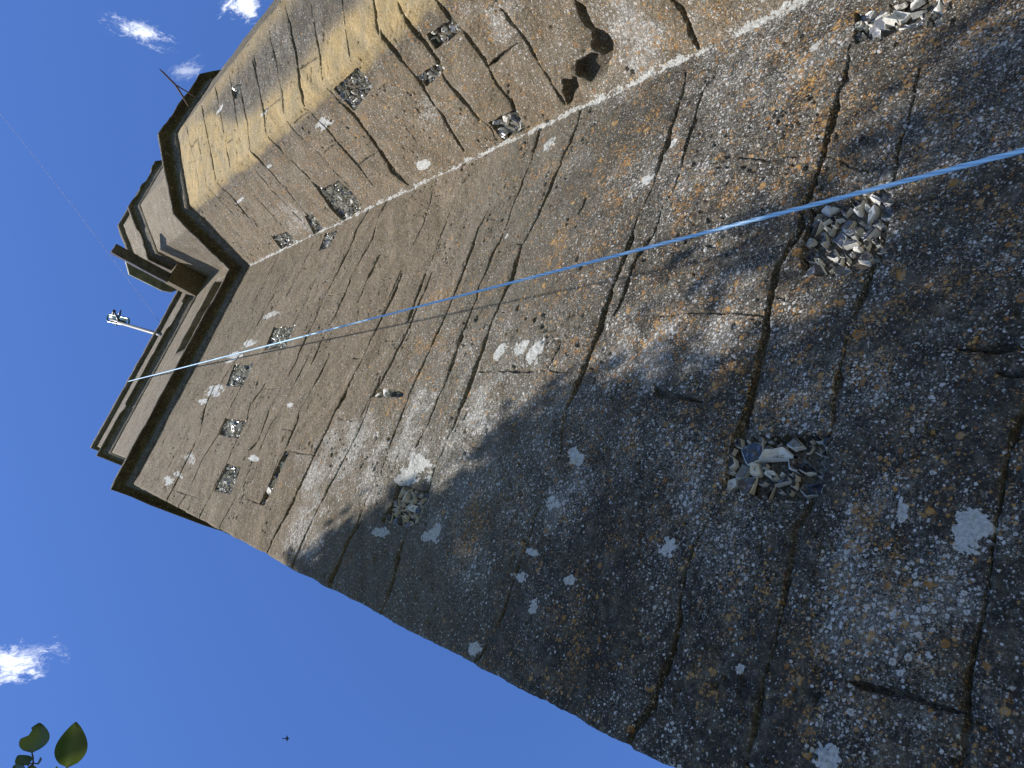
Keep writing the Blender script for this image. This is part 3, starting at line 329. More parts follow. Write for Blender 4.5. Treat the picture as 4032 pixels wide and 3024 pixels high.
    if face == 'm':
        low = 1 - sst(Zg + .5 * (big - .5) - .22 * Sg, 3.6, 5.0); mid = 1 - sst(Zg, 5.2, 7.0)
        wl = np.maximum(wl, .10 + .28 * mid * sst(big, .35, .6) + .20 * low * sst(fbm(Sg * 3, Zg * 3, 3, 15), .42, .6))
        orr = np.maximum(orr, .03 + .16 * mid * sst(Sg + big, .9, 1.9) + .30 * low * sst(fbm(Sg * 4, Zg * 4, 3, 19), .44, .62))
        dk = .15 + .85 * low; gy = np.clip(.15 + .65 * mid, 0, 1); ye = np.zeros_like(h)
        band = 1 - sst(np.abs(Sg - XR) + .05 * (fbm(Sg * 20, Zg * 12, 3, 4) - .5), .0, .04); wp = np.maximum(wp, band * .62)
    else:
        u = Sg - LA
        ye = sst(u + .10 * (fbm(Sg * 5, Zg * 3, 3, 6) - .5), -.135, -.055) * (1 - sst(u + .28 * (fbm(Sg * 3, Zg * 1.2, 3, 9) - .5) - .5 * sst(Zg, 9.2, 11.2), .20, .42))
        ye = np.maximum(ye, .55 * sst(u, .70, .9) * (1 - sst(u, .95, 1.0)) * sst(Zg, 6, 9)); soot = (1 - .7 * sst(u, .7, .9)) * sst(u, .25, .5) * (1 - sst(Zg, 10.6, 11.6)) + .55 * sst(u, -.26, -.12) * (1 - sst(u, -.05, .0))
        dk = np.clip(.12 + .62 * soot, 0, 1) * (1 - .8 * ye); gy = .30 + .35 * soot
        onA = 1 - sst(u, -.12, 0.0)
        wl = np.maximum(wl, (.16 + .25 * (1 - sst(Zg, 4, 6))) * (1 - .75 * ye)); orr = np.maximum(orr, (.20 * onA + .03) * (1 - ye))
        band = 1 - sst(np.abs(Sg) + .07 * (fbm(Sg * 20, Zg * 12, 3, 4) - .5), .0, .045); wp = np.maximum(wp, band * .66)
    # tone of each stone: areas the joints close off
    cs = np.arange(S[0] if S[0] > -1 else -.6, S[-1], .02); cz = np.arange(1.9, 12.4, .02); js = np.clip(np.searchsorted(cs, S), 0, len(cs) - 1); jz = np.clip(np.searchsorted(cz, Z), 0, len(cz) - 1)
    bar = np.zeros((len(cz), len(cs))); np.maximum.at(bar, (np.repeat(jz[:, None], len(S), 1), np.repeat(js[None, :], len(Z), 0)), mort)
    lab = np.arange(bar.size, dtype=float).reshape(bar.shape) + 1; free = bar < .22; lab[~free] = 0
    for _ in range(160):
        q = lab.copy()
        q[1:] = np.maximum(q[1:], lab[:-1]); q[:-1] = np.maximum(q[:-1], lab[1:]); q[:, 1:] = np.maximum(q[:, 1:], lab[:, :-1]); q[:, :-1] = np.maximum(q[:, :-1], lab[:, 1:]); q[~free] = 0
        if (q == lab).all(): break
        lab = q
    tnc = hsh(lab.astype(np.int64), lab.astype(np.int64) * 3 + 1, 5); tnc[~free] = .4
    for _ in range(2): tnc[1:-1, 1:-1] = (tnc[1:-1, 1:-1] + tnc[:-2, 1:-1] + tnc[2:, 1:-1] + tnc[1:-1, :-2] + tnc[1:-1, 2:]) / 5
    tn = tnc[jz[:, None], js[None, :]]
    keep = 1 - np.clip(mort, 0, 1) * .85
    keep2 = np.where(pan > 0, 0, keep)
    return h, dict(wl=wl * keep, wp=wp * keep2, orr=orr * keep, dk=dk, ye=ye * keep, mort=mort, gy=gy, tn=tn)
def strip(name, face, path, S, Z, mat, parent):
    h, at = relief(face, S, Z); P, N = path.at(S)
    X = P[None, :, 0] + N[None, :, 0] * h; Y = P[None, :, 1] + N[None, :, 1] * h; V = np.stack([X, Y, np.broadcast_to(Z[:, None], h.shape)], -1).reshape(-1, 3)
    return obj(name, mesh(name, V, grid_faces(len(Z), len(S)), True, at), mat, parent)
def zrows(a, b, d0, d1):
    z = [a]
    while z[-1] < b: k = (z[-1] - a) / (b - a); z.append(z[-1] + d0 + (d1 - d0) * k ** .8)
    return np.array(z)
tower = empty('church_tower', (2.6, 2.5, 0), 'weathered limestone church tower with flint patches and an angular stair turret on its right', 'church tower')
S = np.concatenate([np.linspace(XL - 5.9, XL - .3, 12), np.arange(XL - .25, XL - .06, .02), np.arange(XL - .05, XR + .05, .0048)])
Z = np.concatenate([np.linspace(0, 1.9, 20), zrows(1.98, 12.36, .0042, .0088)])
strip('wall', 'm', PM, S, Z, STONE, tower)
S = np.concatenate([np.arange(-.05, LA + LB + .05, .0056), np.arange(LA + LB + .05, LA + LB + LC + .1, .02), np.linspace(LA + LB + LC + .15, PT.c[-1] - .03, 12)])
Z = np.concatenate([np.linspace(0, 2.3, 18), zrows(2.4, 12.36, .006, .0095)])
turret = strip('stair_turret', 't', PT, S, Z, STONE, tower)

def flint_panel(fc, poly, parent):
    """irregular knapped flints bedded in one recess of the wall"""
    path = PM if fc == 'm' else PT; a = np.array(poly); lo = a.min(0); hi = a.max(0); area = 0
    for i in range(len(a)): x0, y0 = a[i]; x1, y1 = a[(i + 1) % len(a)]; area += (x0 * y1 - x1 * y0) / 2
    area = abs(area); far = lo[1] > 4.5; rr = (.030 if not far else .030); big = lo[1] < 1.2 and fc == 'm'
    pts = []
    for _ in range(6000):
        x = rng.uniform(lo[0], hi[0]); y = rng.uniform(lo[1], hi[1])
        if not inpoly(np.array([x]), np.array([y]), poly)[0]: continue
        r = rr * (rng.uniform(.75, 1.55) if len(pts) < 16 else rng.uniform(.3, .8))
        if all((x - p[0]) ** 2 + ((y - p[1]) * .92) ** 2 > ((r + p[2]) * .92) ** 2 for p in pts): pts.append((x, y, r))
        if len(pts) > 130: break
    V = []; F = []; CX = []; TN = []
    for x, y, r in pts:
        P, N = path.at(np.array([x]), False); P = P[0]; N = N[0]; U = np.array([-N[1], N[0]])
        n = int(rng.integers(6, 10)); ang = np.sort(rng.uniform(0, 2 * math.pi, n) * .35 + np.arange(n) * 2 * math.pi / n); ra = r * rng.uniform(.68, 1.15, n); asp = rng.uniform(.72, 1.35); rot = rng.uniform(0, math.pi)
        tilt = rng.normal(0, .34, 2); d0 = -.031 + rng.uniform(-.004, .017); o = len(V); tn = rng.choice([0., .12, .3, .55, .9], p=([.36, .28, .20, .12, .04] if lo[1] < 3.4 else [.26, .2, .2, .2, .14])); white = rng.random() < (.14 if lo[1] < 3.4 else .34)  # flint colour carries tree shade low down, sun glints and cortex higher up
        def put(lx, ly, dep, cxv):
            cx_, sx_ = math.cos(rot), math.sin(rot); qx = lx * cx_ * asp - ly * sx_ / asp; qy = lx * sx_ * asp + ly * cx_ / asp
            q = P + U * qx * (1 if U[0] * 1 + 0 > -9 else 1) + N * dep; V.append((q[0], q[1], y + qy)); CX.append(cxv); TN.append(tn)
        for k, (sc_, dd, cxv) in enumerate(((1.08, -.02, .9), (1.0, 0.0, 1.0), (.86, .006, .75 if white else .12), (.42, .006 + rng.uniform(-.010, .008), .6 if white else 0))):
            for i in range(n):
                lx = ra[i] * sc_ * math.cos(ang[i]) * (1 + rng.normal(0, .05)); ly = ra[i] * sc_ * math.sin(ang[i]) * (1 + rng.normal(0, .05))
                put(lx, ly, d0 + dd + (tilt[0] * lx + tilt[1] * ly if k else 0) + rng.normal(0, .0022), cxv)
        put(0, 0, d0 + .004 + rng.uniform(-.012, .012), 0.5 if white else 0); c = len(V) - 1
        for k in range(3):
            for i in range(n): F.append((o + k * n + i, o + k * n + (i + 1) % n, o + (k + 1) * n + (i + 1) % n, o + (k + 1) * n + i))
        for i in range(n): F.append((o + 3 * n + i, o + 3 * n + (i + 1) % n, c))
    me = mesh('flint_panel', V, F, False, dict(cortex_glint=CX, tone=TN)); bm = bmesh.new(); bm.from_mesh(me); bmesh.ops.recalc_face_normals(bm, faces=bm.faces); bm.to_mesh(me); bm.free()
    return obj('flint_panel', me, FLINT, parent)
for fc, poly in D['P']: flint_panel(fc, poly, tower if fc == 'm' else turret)

# mouldings: a profile (projection, height) run along a wall line, mitred at its corners
def sweep(name, pts, prof, parent, step=.03, chip=.012, at=None, mat=STONE, seed=1, gap=None):
    pts = np.array(pts, float); d = np.diff(pts, axis=0); l = np.hypot(*d.T); u = d / l[:, None]; n = np.stack([u[:, 1], -u[:, 0]], 1)
    mit = [n[0]]
    for i in range(1, len(pts) - 1):
        b = n[i - 1] + n[i]; b /= np.linalg.norm(b); mit.append(b / max(.35, b @ n[i]))
    mit.append(n[-1]); mit = np.array(mit); prof = np.array(prof); fine = [prof[0]]
    for a, b in zip(prof[:-1], prof[1:]):
        k = max(1, int(np.hypot(*(b - a)) / .03)); fine += [a + (b - a) * (j + 1) / k for j in range(k)]
    prof = np.array(fine); base = []; mm = []; ss_ = []
    tot = 0
    for i in range(len(d)):
        k = max(2, int(l[i] / (step if pts[i][1] < 1.5 else .25)))
        for j in range(k + (1 if i == len(d) - 1 else 0)): t = j / k; base.append(pts[i] + d[i] * t); mm.append(mit[i] * (1 - t) + mit[i + 1] * t); ss_.append(tot + l[i] * t)
        tot += l[i]
    # straight mitre offset between corners: offset the two end points and interpolate
    base = np.array(base); mm = np.array(mm); ss_ = np.array(ss_)
    pr = prof[:, 0][None, :]; zz = prof[:, 1][None, :]; sg = ss_[:, None] + 0 * pr; tg = np.cumsum(np.r_[0, np.hypot(*np.diff(prof, axis=0).T)])[None, :] + 0 * sg
    out = np.clip(pr / (np.abs(prof[:, 0]).max() + 1e-6), 0, 1) ** 2
    nz = fbm(sg * 7, tg * 9, 4, seed) - .5; ck = sst(fbm(sg * 3.3, tg * 2, 3, seed + 7), .56, .72)
    p2 = pr + chip * nz * .9 - chip * 2.6 * ck * out; z2 = zz + chip * (fbm(sg * 6, tg * 8, 3, seed + 13) - .5) * .9 + chip * 1.6 * ck * out
    if name == 'upper_wall':                                          # long weathered hollow above the string course
        bx = base[:, None, 0] + 0 * zz; by = base[:, None, 1] + 0 * zz
        top_ = 15.72 + .18 * (fbm(bx * 3, 0 * bx, 3, 6) - .5); cav = sst(bx, 1.92, 2.16) * (1 - sst(bx, 3.2, 3.45)) * (np.abs(by - .25) < .01) * sst(z2, 14.55, 14.70) * (1 - sst(z2, top_ - .02, top_ + .02)); p2 = p2 - .28 * cav
    X = base[:, None, 0] + mm[:, None, 0] * p2; Y = base[:, None, 1] + mm[:, None, 1] * p2
    V = np.stack([X, Y, z2], -1); a = dict(tn=.3 + .5 * fbm(sg * .9, tg * 1.3, 2, seed), dk=np.full(X.shape, .45), wl=np.full(X.shape, .14), orr=np.full(X.shape, .03), gy=np.full(X.shape, .3), wp=np.zeros(X.shape), ye=np.zeros(X.shape), mort=np.zeros(X.shape))
    jt = np.abs((ss_[:, None] + .3) % .74 - .37) < .012; a['mort'] = np.where(jt & (pr > .02), .8, 0.0)
    for k, v in (at or {}).items(): a[k] = np.full(X.shape, v)
    return obj(name, mesh(name, V.reshape(-1, 3), grid_faces(*X.shape)[:, ::-1], True, a), mat, parent)
LOW = [(XL, 6), (XL, 0), (XR, 0), PA, PB, PC, PD, PE]
UA, UB = (3.62, -.70), (4.22, -1.325)
UP = [(XL + .27, 6), (XL + .27, .25), (3.67, .25), UA, UB, (5.12, -1.325), (5.74, -.70), (5.74, .25)]
sweep('string_course', LOW, [(-.02, 12.27), (.006, 12.28), (.032, 12.33), (.040, 12.37), (.030, 12.41), (.045, 12.48), (.085, 12.545), (.135, 12.53), (.165, 12.50), (.178, 12.53), (.172, 12.60), (.10, 12.70), (-.06, 12.86), (-.30, 12.95)], tower, chip=.016, at=dict(dk=.75), seed=4)
sweep('upper_wall', UP, [(0, 12.6), (0, 14.70), (0, 14.72), (0, 15.74), (0, 15.76), (0, 16.72)], tower, chip=.014, at=dict(wl=.2, dk=.15), seed=21)
sweep('cornice', UP, [(-.02, 16.66), (.004, 16.67), (.03, 16.74), (.02, 16.80), (.05, 16.90), (.10, 16.96), (.135, 16.95), (.15, 16.99), (.145, 17.06), (.05, 17.16), (-.05, 17.22)], tower, chip=.014, at=dict(dk=.7), seed=33)
sweep('parapet', UP, [(-.01, 17.1), (-.01, 18.72)], tower, chip=.014, at=dict(wl=.25, dk=.2), seed=41)
sweep('coping', UP, [(-.05, 18.68), (.02, 18.70), (.065, 18.73), (.07, 18.84), (-.1, 18.95), (-.35, 18.97)], tower, chip=.026, at=dict(dk=.6), seed=55)
# roof deck and set-off slabs closing the tower above
def slab(name, poly, z0, z1, mat, parent):
    n = len(poly); V = [(x, y, z0) for x, y in poly] + [(x, y, z1) for x, y in poly]
    return obj(name, mesh(name, V, [tuple(range(n))[::-1], tuple(range(n, 2 * n))] + [(i, (i + 1) % n, n + (i + 1) % n, n + i) for i in range(n)]), mat, parent)
slab('roof', [(.2, .45), (6.2, .45), (6.2, 5.9), (.2, 5.9)], 18.0, 18.15, LEAD, tower)
slab('turret_roof', [(3.75, .6), (3.75, -.6), (4.3, -1.2), (5.0, -1.2), (5.6, -.6), (5.6, .6)], 18.3, 18.42, LEAD, tower)
slab('ledge', [(XL + .02, 5.9), (XL + .02, .02), (XR + .1, .02), (3.45, -.95), (4.15, -1.5), (5.0, -1.45), (5.7, -.85), (5.8, 5.9)], 12.62, 12.66, STONE, tower)
o = slab('side_wall', [(6.4, .02), (6.4, 6.0), (5.9, 6.0), (5.9, .02)], 0, 17.2, STONE, tower)
o = slab('rear_wall', [(XL + .1, 6.0), (6.4, 6.0), (6.4, 5.6), (XL + .1, 5.6)], 0, 17.2, STONE, tower)
# corbel block, lead spout and lead flashing in the angle of the turret head
def noisy_box(name, a, b, mat, parent, sub=.03, amp=.008, attrs=None):
    bm = bmesh.new(); bmesh.ops.create_cube(bm, size=1)
    for v in bm.verts: v.co = Vector([(a[i] + b[i]) / 2 + v.co[i] * (b[i] - a[i]) for i in range(3)])
    bmesh.ops.bevel(bm, geom=list(bm.edges), offset=.008, segments=2, affect='EDGES')
    bmesh.ops.subdivide_edges(bm, edges=[e for e in bm.edges if e.calc_length() > .1], cuts=6, use_grid_fill=True)
    for v in bm.verts: v.co += Vector([amp * (float(vn(np.array(v.co[(i + 1) % 3] * 14), np.array(v.co[(i + 2) % 3] * 14 + v.co[i] * 9), i)) - .5) for i in range(3)])
    me = bpy.data.meshes.new(name); bm.to_mesh(me); bm.free()
    for k, v in (attrs or {}).items(): me.attributes.new(k, 'FLOAT', 'POINT').data.foreach_set('value', np.full(len(me.vertices), v, np.float32))
    return obj(name, me, mat, parent)
noisy_box('corbel_block', (3.235, -.315, 16.70), (3.63, .27, 17.02), STONE, tower, attrs=dict(dk=.35, wl=.1, gy=.1, tn=.5))
noisy_box('lead_spout', (3.215, -1.34, 16.74), (3.40, -.318, 16.90), LEAD, tower, amp=.02)
slab('lead_flashing', [(3.66, -1.0), (3.60, -.96), (3.39, -.78), (3.41, -.1), (3.47, .07), (3.62, .18), (3.70, -.5)], 18.62, 18.72, ALGAE, tower)
# iron stay on the far face of the turret head
def ray_at(d, hd): d = Vector(d); k = hd / math.hypot(d.x, d.y); return CAM + d * k
b1 = ray_at((.3868, .0357, .9215), 4.56); fk = ray_at((.3991, .0096, .9168), 4.50); tip = ray_at((.4034, -.0116, .9149), 4.45); b2 = ray_at((.4001, .0378, .9157), 4.72)
V, F = join([tube([b1 - (tip - b1) * .15, b1, fk, tip - (tip - fk) * .2, tip], [.013, .013, .0125, .011, .003], 8), tube([b2 + (b2 - fk) * .1, b2, fk], .008, 8)])
obj('iron_stay', mesh('iron_stay', V, F, True), RUST, turret)

# ------------------------------------------------------------------ flagpole with its ring truck
pb, pt = Vector((2.60, .20, 18.95)), Vector((2.845, -.235, 21.6))
pole = empty('flagpole', (2.55, .29, 18.2), 'short grey flagpole with an oval teal ring at its tip, leaning out over the parapet', 'flagpole')
ax = (pt - pb).normalized()
V, F = tube([pb - ax * .8, pb, pt], [.042, .04, .034], 14); obj('pole', mesh('pole', V, F, True), POLE, pole)
def ray_z(px, py, z):
    v = Vector((px - 2016, py - 1512, FPX)); r = Vector([sum(RW[i][k] * v[k] for k in range(3)) for i in range(3)]); return CAM + r * ((z - CAM.z) / r.z)
e0 = ray_z(423, 1250, 22.2); e1 = ray_z(508, 1269, 21.3); axr = (e1 - e0); ln = axr.length; axr.normalize(); view = ((e0 + e1) / 2 - CAM).normalized(); sd = axr.cross(view).normalized(); rr = .11
mid = (e0 + e1) / 2; hl = ln / 2 - rr; loop = []
for k in range(25): a = -math.pi / 2 + math.pi * k / 24; loop.append(mid + axr * (hl + rr * math.cos(a)) + sd * rr * .8 * math.sin(a))
for k in range(25): a = math.pi / 2 + math.pi * k / 24; loop.append(mid + axr * (-hl + rr * math.cos(a)) + sd * rr * .8 * math.sin(a))
loop.append(loop[0]); loop.append(loop[1])
V, F = tube(loop, .021, 10, False); obj('ring', mesh('ring', V, F, True), TEAL, pole)
dn = view * .03
V, F = join([tube([mid - axr * hl * .98 + sd * .035 + dn, mid - axr * hl * .35 + sd * .045 + dn], .034, 8), tube([mid - axr * hl * .1 + sd * .03 + dn, mid + axr * hl * .95 + sd * .04 + dn], .036, 8)]); obj('lamp_tube', mesh('lamp_tube', V, F, True), PALE, pole)
V, F = join([tube([mid - axr * hl * .8 - sd * .03 + dn, mid + axr * hl * .9 - sd * .035 + dn], .038, 8), tube([mid - axr * .02 - sd * rr * .8, mid - axr * .01 - sd * (rr * .8 + .05)], [.016, .028], 8)]); obj('lamp_back', mesh('lamp_back', V, F, True), DARKM, pole)
V, F = join([tube([pt - ax * .1, pt + ax * .06 + sd * .0, mid + sd * rr * .8], .03, 8), tube([pt + sd * .02, mid - axr * .22 + sd * (rr * .8 + .06)], .024, 8), tube([mid - axr * .26 + sd * (rr * .8 + .02), mid - axr * .26 + sd * (rr * .8 + .13)], .035, 8), tube([mid + axr * .0 + sd * (rr * .8 + .03), mid + axr * .03 + sd * (rr * .8 + .17)], [.035, .006], 8)]); obj('clamp', mesh('clamp', V, F, True), DARKM, pole)

# ------------------------------------------------------------------ halyard: three laid strands
top = Vector((1.452, .19, 18.70)); pr = Vector((.633, .696, .339)); lowp = CAM + pr * 1.2
dv_ = (lowp - top); down = dv_.normalized()
knots = [top + Vector((.15, .5, .02)), top + Vector((.03, .12, .03))]; NS = 520
for i in range(NS + 1):
    t = i / NS; t = 1 - (1 - t) ** 2.2; q = top + dv_ * t * 1.02; q.z -= .16 * math.sin(math.pi * t) * (1 - t) ** 1.0; knots.append(q)
gp = knots[-1]; endp = Vector((gp.x + .25, -2.35, .03))
V = []; F = []; G = []; R0 = .0037; n = 12; u = Vector((1, 0, 0)); acc = 0.0; pts2 = []
for a, b in zip(knots[:-1], knots[1:]):
    k = max(1, int((b - a).length / (.006 if (b - CAM).length < 4.5 else .03)))
    for j in range(k): pts2.append(a + (b - a) * (j / k))
pts2.append(knots[-1])
for i in range(1, 90): t = i / 89; pts2.append(gp + (endp - gp) * t)
for i, p in enumerate(pts2):
    if i: acc += (p - pts2[i - 1]).length
    t = (pts2[min(i + 1, len(pts2) - 1)] - pts2[max(i - 1, 0)]).normalized(); u = (u - t * u.dot(t)).normalized(); v = t.cross(u); far = 1 + 1.5 * max(0, min(1, ((p - CAM).length - 3) / 12))
    for k in range(n):
        a = 2 * math.pi * k / n; tw = a * 3 - acc / .040 * 2 * math.pi; lobe = abs(math.cos(tw / 2)); r = R0 * far * (.74 + .30 * lobe); V.append(p + (u * math.cos(a) + v * math.sin(a)) * r); G.append(max(0, 1 - lobe * 1.5))
for i in range(len(pts2) - 1):
    for k in range(n): F.append((i * n + k, i * n + (k + 1) % n, (i + 1) * n + (k + 1) % n, (i + 1) * n + k))
tag(obj('rope', mesh('rope', [tuple(q) for q in V], np.array(F), True, dict(groove=G)), ROPE), 'taut blue twisted rope running down from the tower top in front of the stone wall', 'rope')

# ------------------------------------------------------------------ thin aerial wire
w0 = Vector((2.83, .20, 18.85)); r1 = Vector([sum(RW[i][k] * (-30 - 2016, 425 - 1512, FPX)[k] for k in range(3)) for i in range(3)]).normalized(); w1 = CAM + r1 * 24
ptsw = []
for i in range(41):
    t = i / 40; q = w0 + (w1 - w0) * t * 1.4; q.z -= .35 * math.sin(math.pi * min(t * 1.0, 1)) * 1.0; ptsw.append(q)
V, F = tube(ptsw, .0032, 6); tag(obj('wire', mesh('wire', V, F, True), WIRE), 'hair-thin wire crossing the blue sky from behind the parapet beside the flagpole', 'wire')

# ------------------------------------------------------------------ bird
bc = CAM + Vector((-.2188, .4423, .8698)).normalized() * 48
span = Vector((RW[0][1], RW[1][1], RW[2][1])).normalized(); fw = Vector((RW[0][0], RW[1][0], RW[2][0])).normalized(); upb = span.cross(fw)
prof = [(-.30, .02), (-.2, .05), (-.05, .075), (0.02, .085), (.1, .07), (.16, .045), (.20, .02), (.23, .006)]
V, F = tube([bc + fw * a * .62 for a, _ in prof], [r * .55 for _, r in prof], 8)
wings = []
for sgn in (1, -1):
    st = [(0.03, .06, -.06), (.10, .07, -.05), (.17, .055, -.035), (.23, .005, -.045), (.28, -.06, -.085)]; pv = []
    for k, (d_, le, te) in enumerate(st):
        for th in (.006, -.006): pv += [bc + span * sgn * d_ * .66 + fw * le * .7 + upb * th * (1 - k * .2), bc + span * sgn * d_ * .66 + fw * te * .7 + upb * th * .3]
    fv = []
    for k in range(len(st) - 1): a = k * 4; b = a + 4; fv += [(a, b, b + 1, a + 1), (a + 2, a + 3, b + 3, b + 2), (a, a + 2, b + 2, b), (a + 1, b + 1, b + 3, a + 3)]
    wings.append(([tuple(q) for q in pv], fv))
tl = [bc - fw * .16 + upb * .004, bc - fw * .27 + span * .05, bc - fw * .25, bc - fw * .27 - span * .05, bc - fw * .16 - upb * .004]
wings.append(([tuple(q) for q in tl], [(0, 1, 2), (0, 2, 3), (4, 2, 1), (4, 3, 2)]))
V, F = join([(V, F)] + wings); tag(obj('bird', mesh('bird', V, F), BIRDM), 'tiny dark bird gliding alone in the blue sky with wings spread', 'bird')

# ------------------------------------------------------------------ tree whose crown shades the foot of the wall
def in_frame(p, m=.03):
    q = Vector(p) - CAM; c = [sum(RW[i][k] * q[i] for i in range(3)) for k in range(3)]
    return c[2] > .05 and abs(c[0] / c[2] * FPX) < 2016 * (1 + m) and abs(c[1] / c[2] * FPX) < 1512 * (1 + m)
def leaf_geo(base, tipdir, nrm, ln, wd, curl=.12, segs_=7, bite=False):
    t = tipdir.normalized(); s = t.cross(nrm).normalized(); nn = s.cross(t).normalized(); V = []; F = []; ve = []
    for i in range(segs_ + 1):
        k = i / segs_; wv = wd * math.sin(math.pi * min(1, k ** .85 * .97 + .02)) ** .8 * (1 - .25 * k) if 0 < i < segs_ else wd * .02
        c = base + t * ln * k - nn * curl * ln * k * k
        wl_ = wv * (.55 if bite and .55 < k < .8 else 1)
        for j, e in enumerate((-1, -.5, 0, .5, 1)): V.append(c + s * e * (wl_ if e < 0 else wv) + nn * abs(e) * wd * .22); ve.append(1.0 if j == 2 else .12)
    for i in range(segs_):
        for j in range(4): F.append((i * 5 + j, i * 5 + j + 1, i * 5 + j + 6, i * 5 + j + 5))
    return V, F, ve
tree = empty('broadleaf_tree', (-4.6, -6.2, 0), 'leafy broadleaf tree whose few dark leaves reach into the corner of the sky', 'tree')
limbs = []; ends = []
def limb(p, q, r0, r1, sag=.3, k=7, seed=0):
    rr_ = random.Random(seed); pts = [p + (q - p) * (i / k) + Vector((rr_.uniform(-1, 1), rr_.uniform(-1, 1), rr_.uniform(-1, 1))) * .07 * (q - p).length * (0 < i < k) * .5 + Vector((0, 0, sag * math.sin(math.pi * i / k))) for i in range(k + 1)]
    return pts, [r0 + (r1 - r0) * i / k for i in range(k + 1)]
base = Vector((-4.6, -6.2, -.1)); fork = Vector((-4.2, -5.7, 3.6)); crown_c = Vector((-2.2, -3.6, 7.6))
a = limb(base, fork, .24, .17, 0, 8, 1); V, F = tube(*a, 14); obj('trunk', mesh('trunk', V, F, True), BARK, tree)
def shade_pts(nmax):
    """spots of the wall lying in leaf shade, and where along the sunbeam a leaf may hang"""
    out = []; sh = [np.array(s) for s in D['S']['shade']]; lit = D['S']['lit']
    while len(out) < nmax:
        x = rng.uniform(-.7, 2.5, 4000); z = rng.uniform(1.75, 6.6, 4000); ok = np.zeros(4000, bool)
        for s in sh: ok |= inpoly(x, z, s.tolist())
        ok |= (z < 2.28 + .25 * np.clip(x, 0, 3)) 
        for s in lit: ok &= ~inpoly(x, z, s)
        out += list(zip(x[ok], z[ok]))
    return out[:nmax]
CV = []; CF = []; CE = []; cl_c = []
NC = 1450; pts_ = shade_pts(NC)
for i, (x, z) in enumerate(pts_):
    t = rng.uniform(4.2, 7.6); c = Vector((x, 0, z)) + L * t; cl_c.append(c)
    for j in range(11):
        p = c + Vector(rng.normal(0, .10, 3)); 
        if in_frame(p, .22): continue
        dr = Vector(rng.normal(0, 1, 3)) + Vector((0, 0, -.5)); nm = Vector(rng.normal(0, .6, 3)) + Vector((0, 0, 1))
        lv, lf, ve = leaf_geo(p, dr, nm, rng.uniform(.07, .115), rng.uniform(.022, .034), .15, 4)
        o = len(CV); CV += lv; CF += [tuple(k + o for k in f) for f in lf]; CE += ve
for i in range(70):                                                     # leaves between the sun and the lower halyard
    c = lowp + (top - lowp) * rng.uniform(-.02, .13) + L * rng.uniform(3.8, 7.5)
    for j in range(11):
        p = c + Vector(rng.normal(0, .07, 3))
        if in_frame(p, .22): continue
        lv, lf, ve = leaf_geo(p, Vector(rng.normal(0, 1, 3)) + Vector((0, 0, -.5)), Vector(rng.normal(0, .6, 3)) + Vector((0, 0, 1)), rng.uniform(.07, .115), rng.uniform(.022, .034), .15, 4)
        o = len(CV); CV += lv; CF += [tuple(k + o for k in f) for f in lf]; CE += ve
obj('crown', mesh('crown', [tuple(q) for q in CV], np.array(CF), True, dict(vein=CE)), LEAF, tree)
LV = []; sel = [c for c in cl_c]; rnd.shuffle(sel); main_ends = []
for i in range(9):
    q = sel[i]; q = fork + (q - fork) * .8; pts3, rad = limb(fork, q, .09, .02, .25, 8, 40 + i); LV.append(tube(pts3, rad, 8)); main_ends.append(pts3)
for i in range(70):
    q = sel[20 + i]; b_ = min((p for m_ in main_ends for p in m_[3:]), key=lambda p: (p - q).length); 
    if (q - b_).length < 2.6: LV.append(tube(*limb(b_, q, .014, .004, .04, 4, 90 + i), 5))
def shadow_ok(p):
    p = Vector(p); q = p - L * (p.y / L.y)
    if q.x < -.3 or q.z < 2.2 or q.y > 1: return True
    a, b = np.array([q.x]), np.array([q.z])
    return any(inpoly(a, b, s)[0] for s in D['S']['shade']) and not any(inpoly(a, b, s)[0] for s in D['S']['lit'])
LV = [(v, f) for v, f in LV if not any(in_frame(p, .02) or not shadow_ok(p) for p in v[::4])]
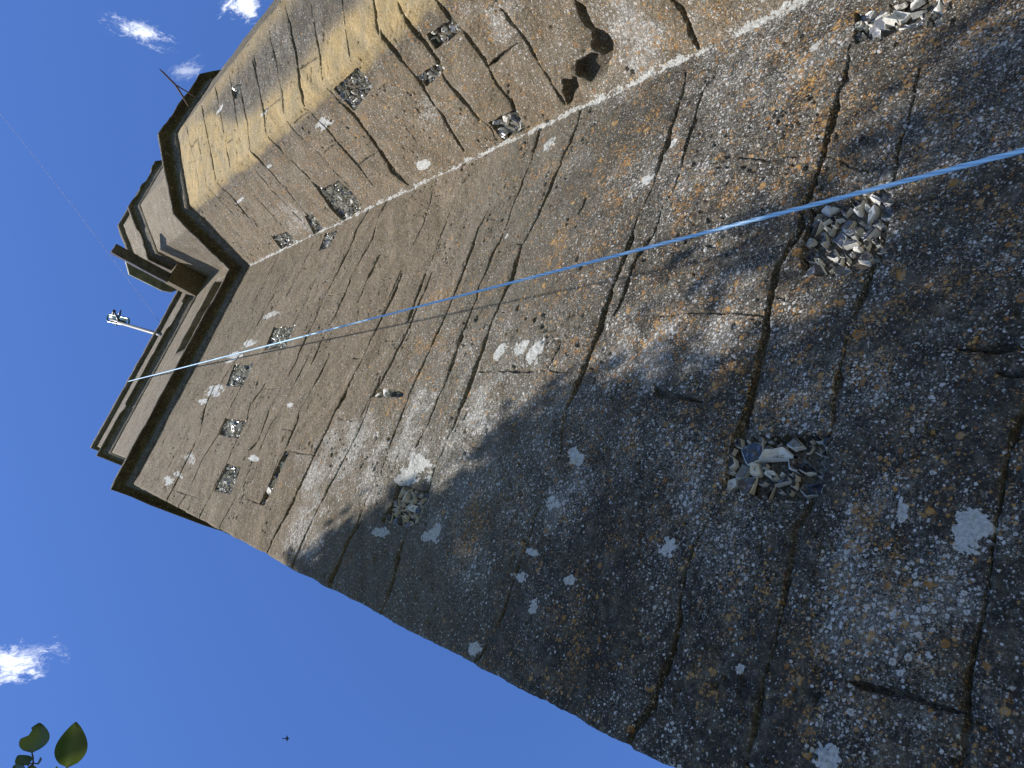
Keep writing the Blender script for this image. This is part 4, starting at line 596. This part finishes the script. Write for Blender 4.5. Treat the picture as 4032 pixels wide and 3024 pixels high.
V, F = join(LV); obj('branch', mesh('branch', V, F, True), BARK, tree)
# the twig that shows in the corner of the photograph
def pray(px, py, dist):
    v = Vector((px - 2016, py - 1512, FPX)); r = Vector([sum(RW[i][k] * v[k] for k in range(3)) for i in range(3)]).normalized(); return CAM + r * dist
d1 = 1.75; toC = (CAM - pray(200, 2900, d1)).normalized()
tw = [pray(20, 3420, 2.5), pray(60, 3250, 2.1), pray(100, 3080, 1.8), pray(131, 3005, d1)]
st2 = [pray(300, 3200, 1.9), pray(285, 3090, 1.8), pray(262, 3022, d1)]
V, F = join([tube(tw, [.006, .004, .0022, .0016], 8), tube([tw[3], pray(130, 2980, d1), pray(126, 2968, d1)], .0014, 6), tube([pray(100, 3300, 2.3)] + st2, [.005, .003, .0018, .0014], 8), tube([tw[3], pray(118, 3006, d1), pray(108, 3016, d1)], .0013, 6), tube([tw[3], pray(150, 3008, d1)], .0012, 6)])
twig = obj('twig', mesh('twig', V, F, True), BARK, tree)
def big_leaf(b, tp, wpx, roll, bite=False):
    ln = (tp - b).length; tdir = tp - b; nm = (toC + tdir.cross(toC).normalized() * roll).normalized()
    v, f, ve = leaf_geo(b, tdir, nm, ln, wpx, .06, 12, bite)
    obj('leaf', mesh('leaf', [tuple(q) for q in v], np.array(f), True, dict(vein=ve)), LEAF, twig)
sc_ = d1 / FPX
big_leaf(pray(262, 3022, d1), pray(298, 2842, d1), 47 * sc_ * 1.12, .25)
big_leaf(pray(126, 2968, d1), pray(157, 2847, d1 + .02), 41 * sc_ * 1.15, -.3, True)
big_leaf(pray(108, 3016, d1), pray(70, 2976, d1 + .02), 26 * sc_, .5)
big_leaf(pray(150, 3008, d1), pray(160, 2982, d1 - .02), 9 * sc_, .8)
big_leaf(pray(112, 3060, d1), pray(52, 3018, d1 + .03), 34 * sc_, -.6)
big_leaf(pray(120, 3070, d1), pray(122, 3010, d1), 24 * sc_, .2)
big_leaf(pray(225, 3080, d1), pray(221, 3017, d1), 16 * sc_, .4)
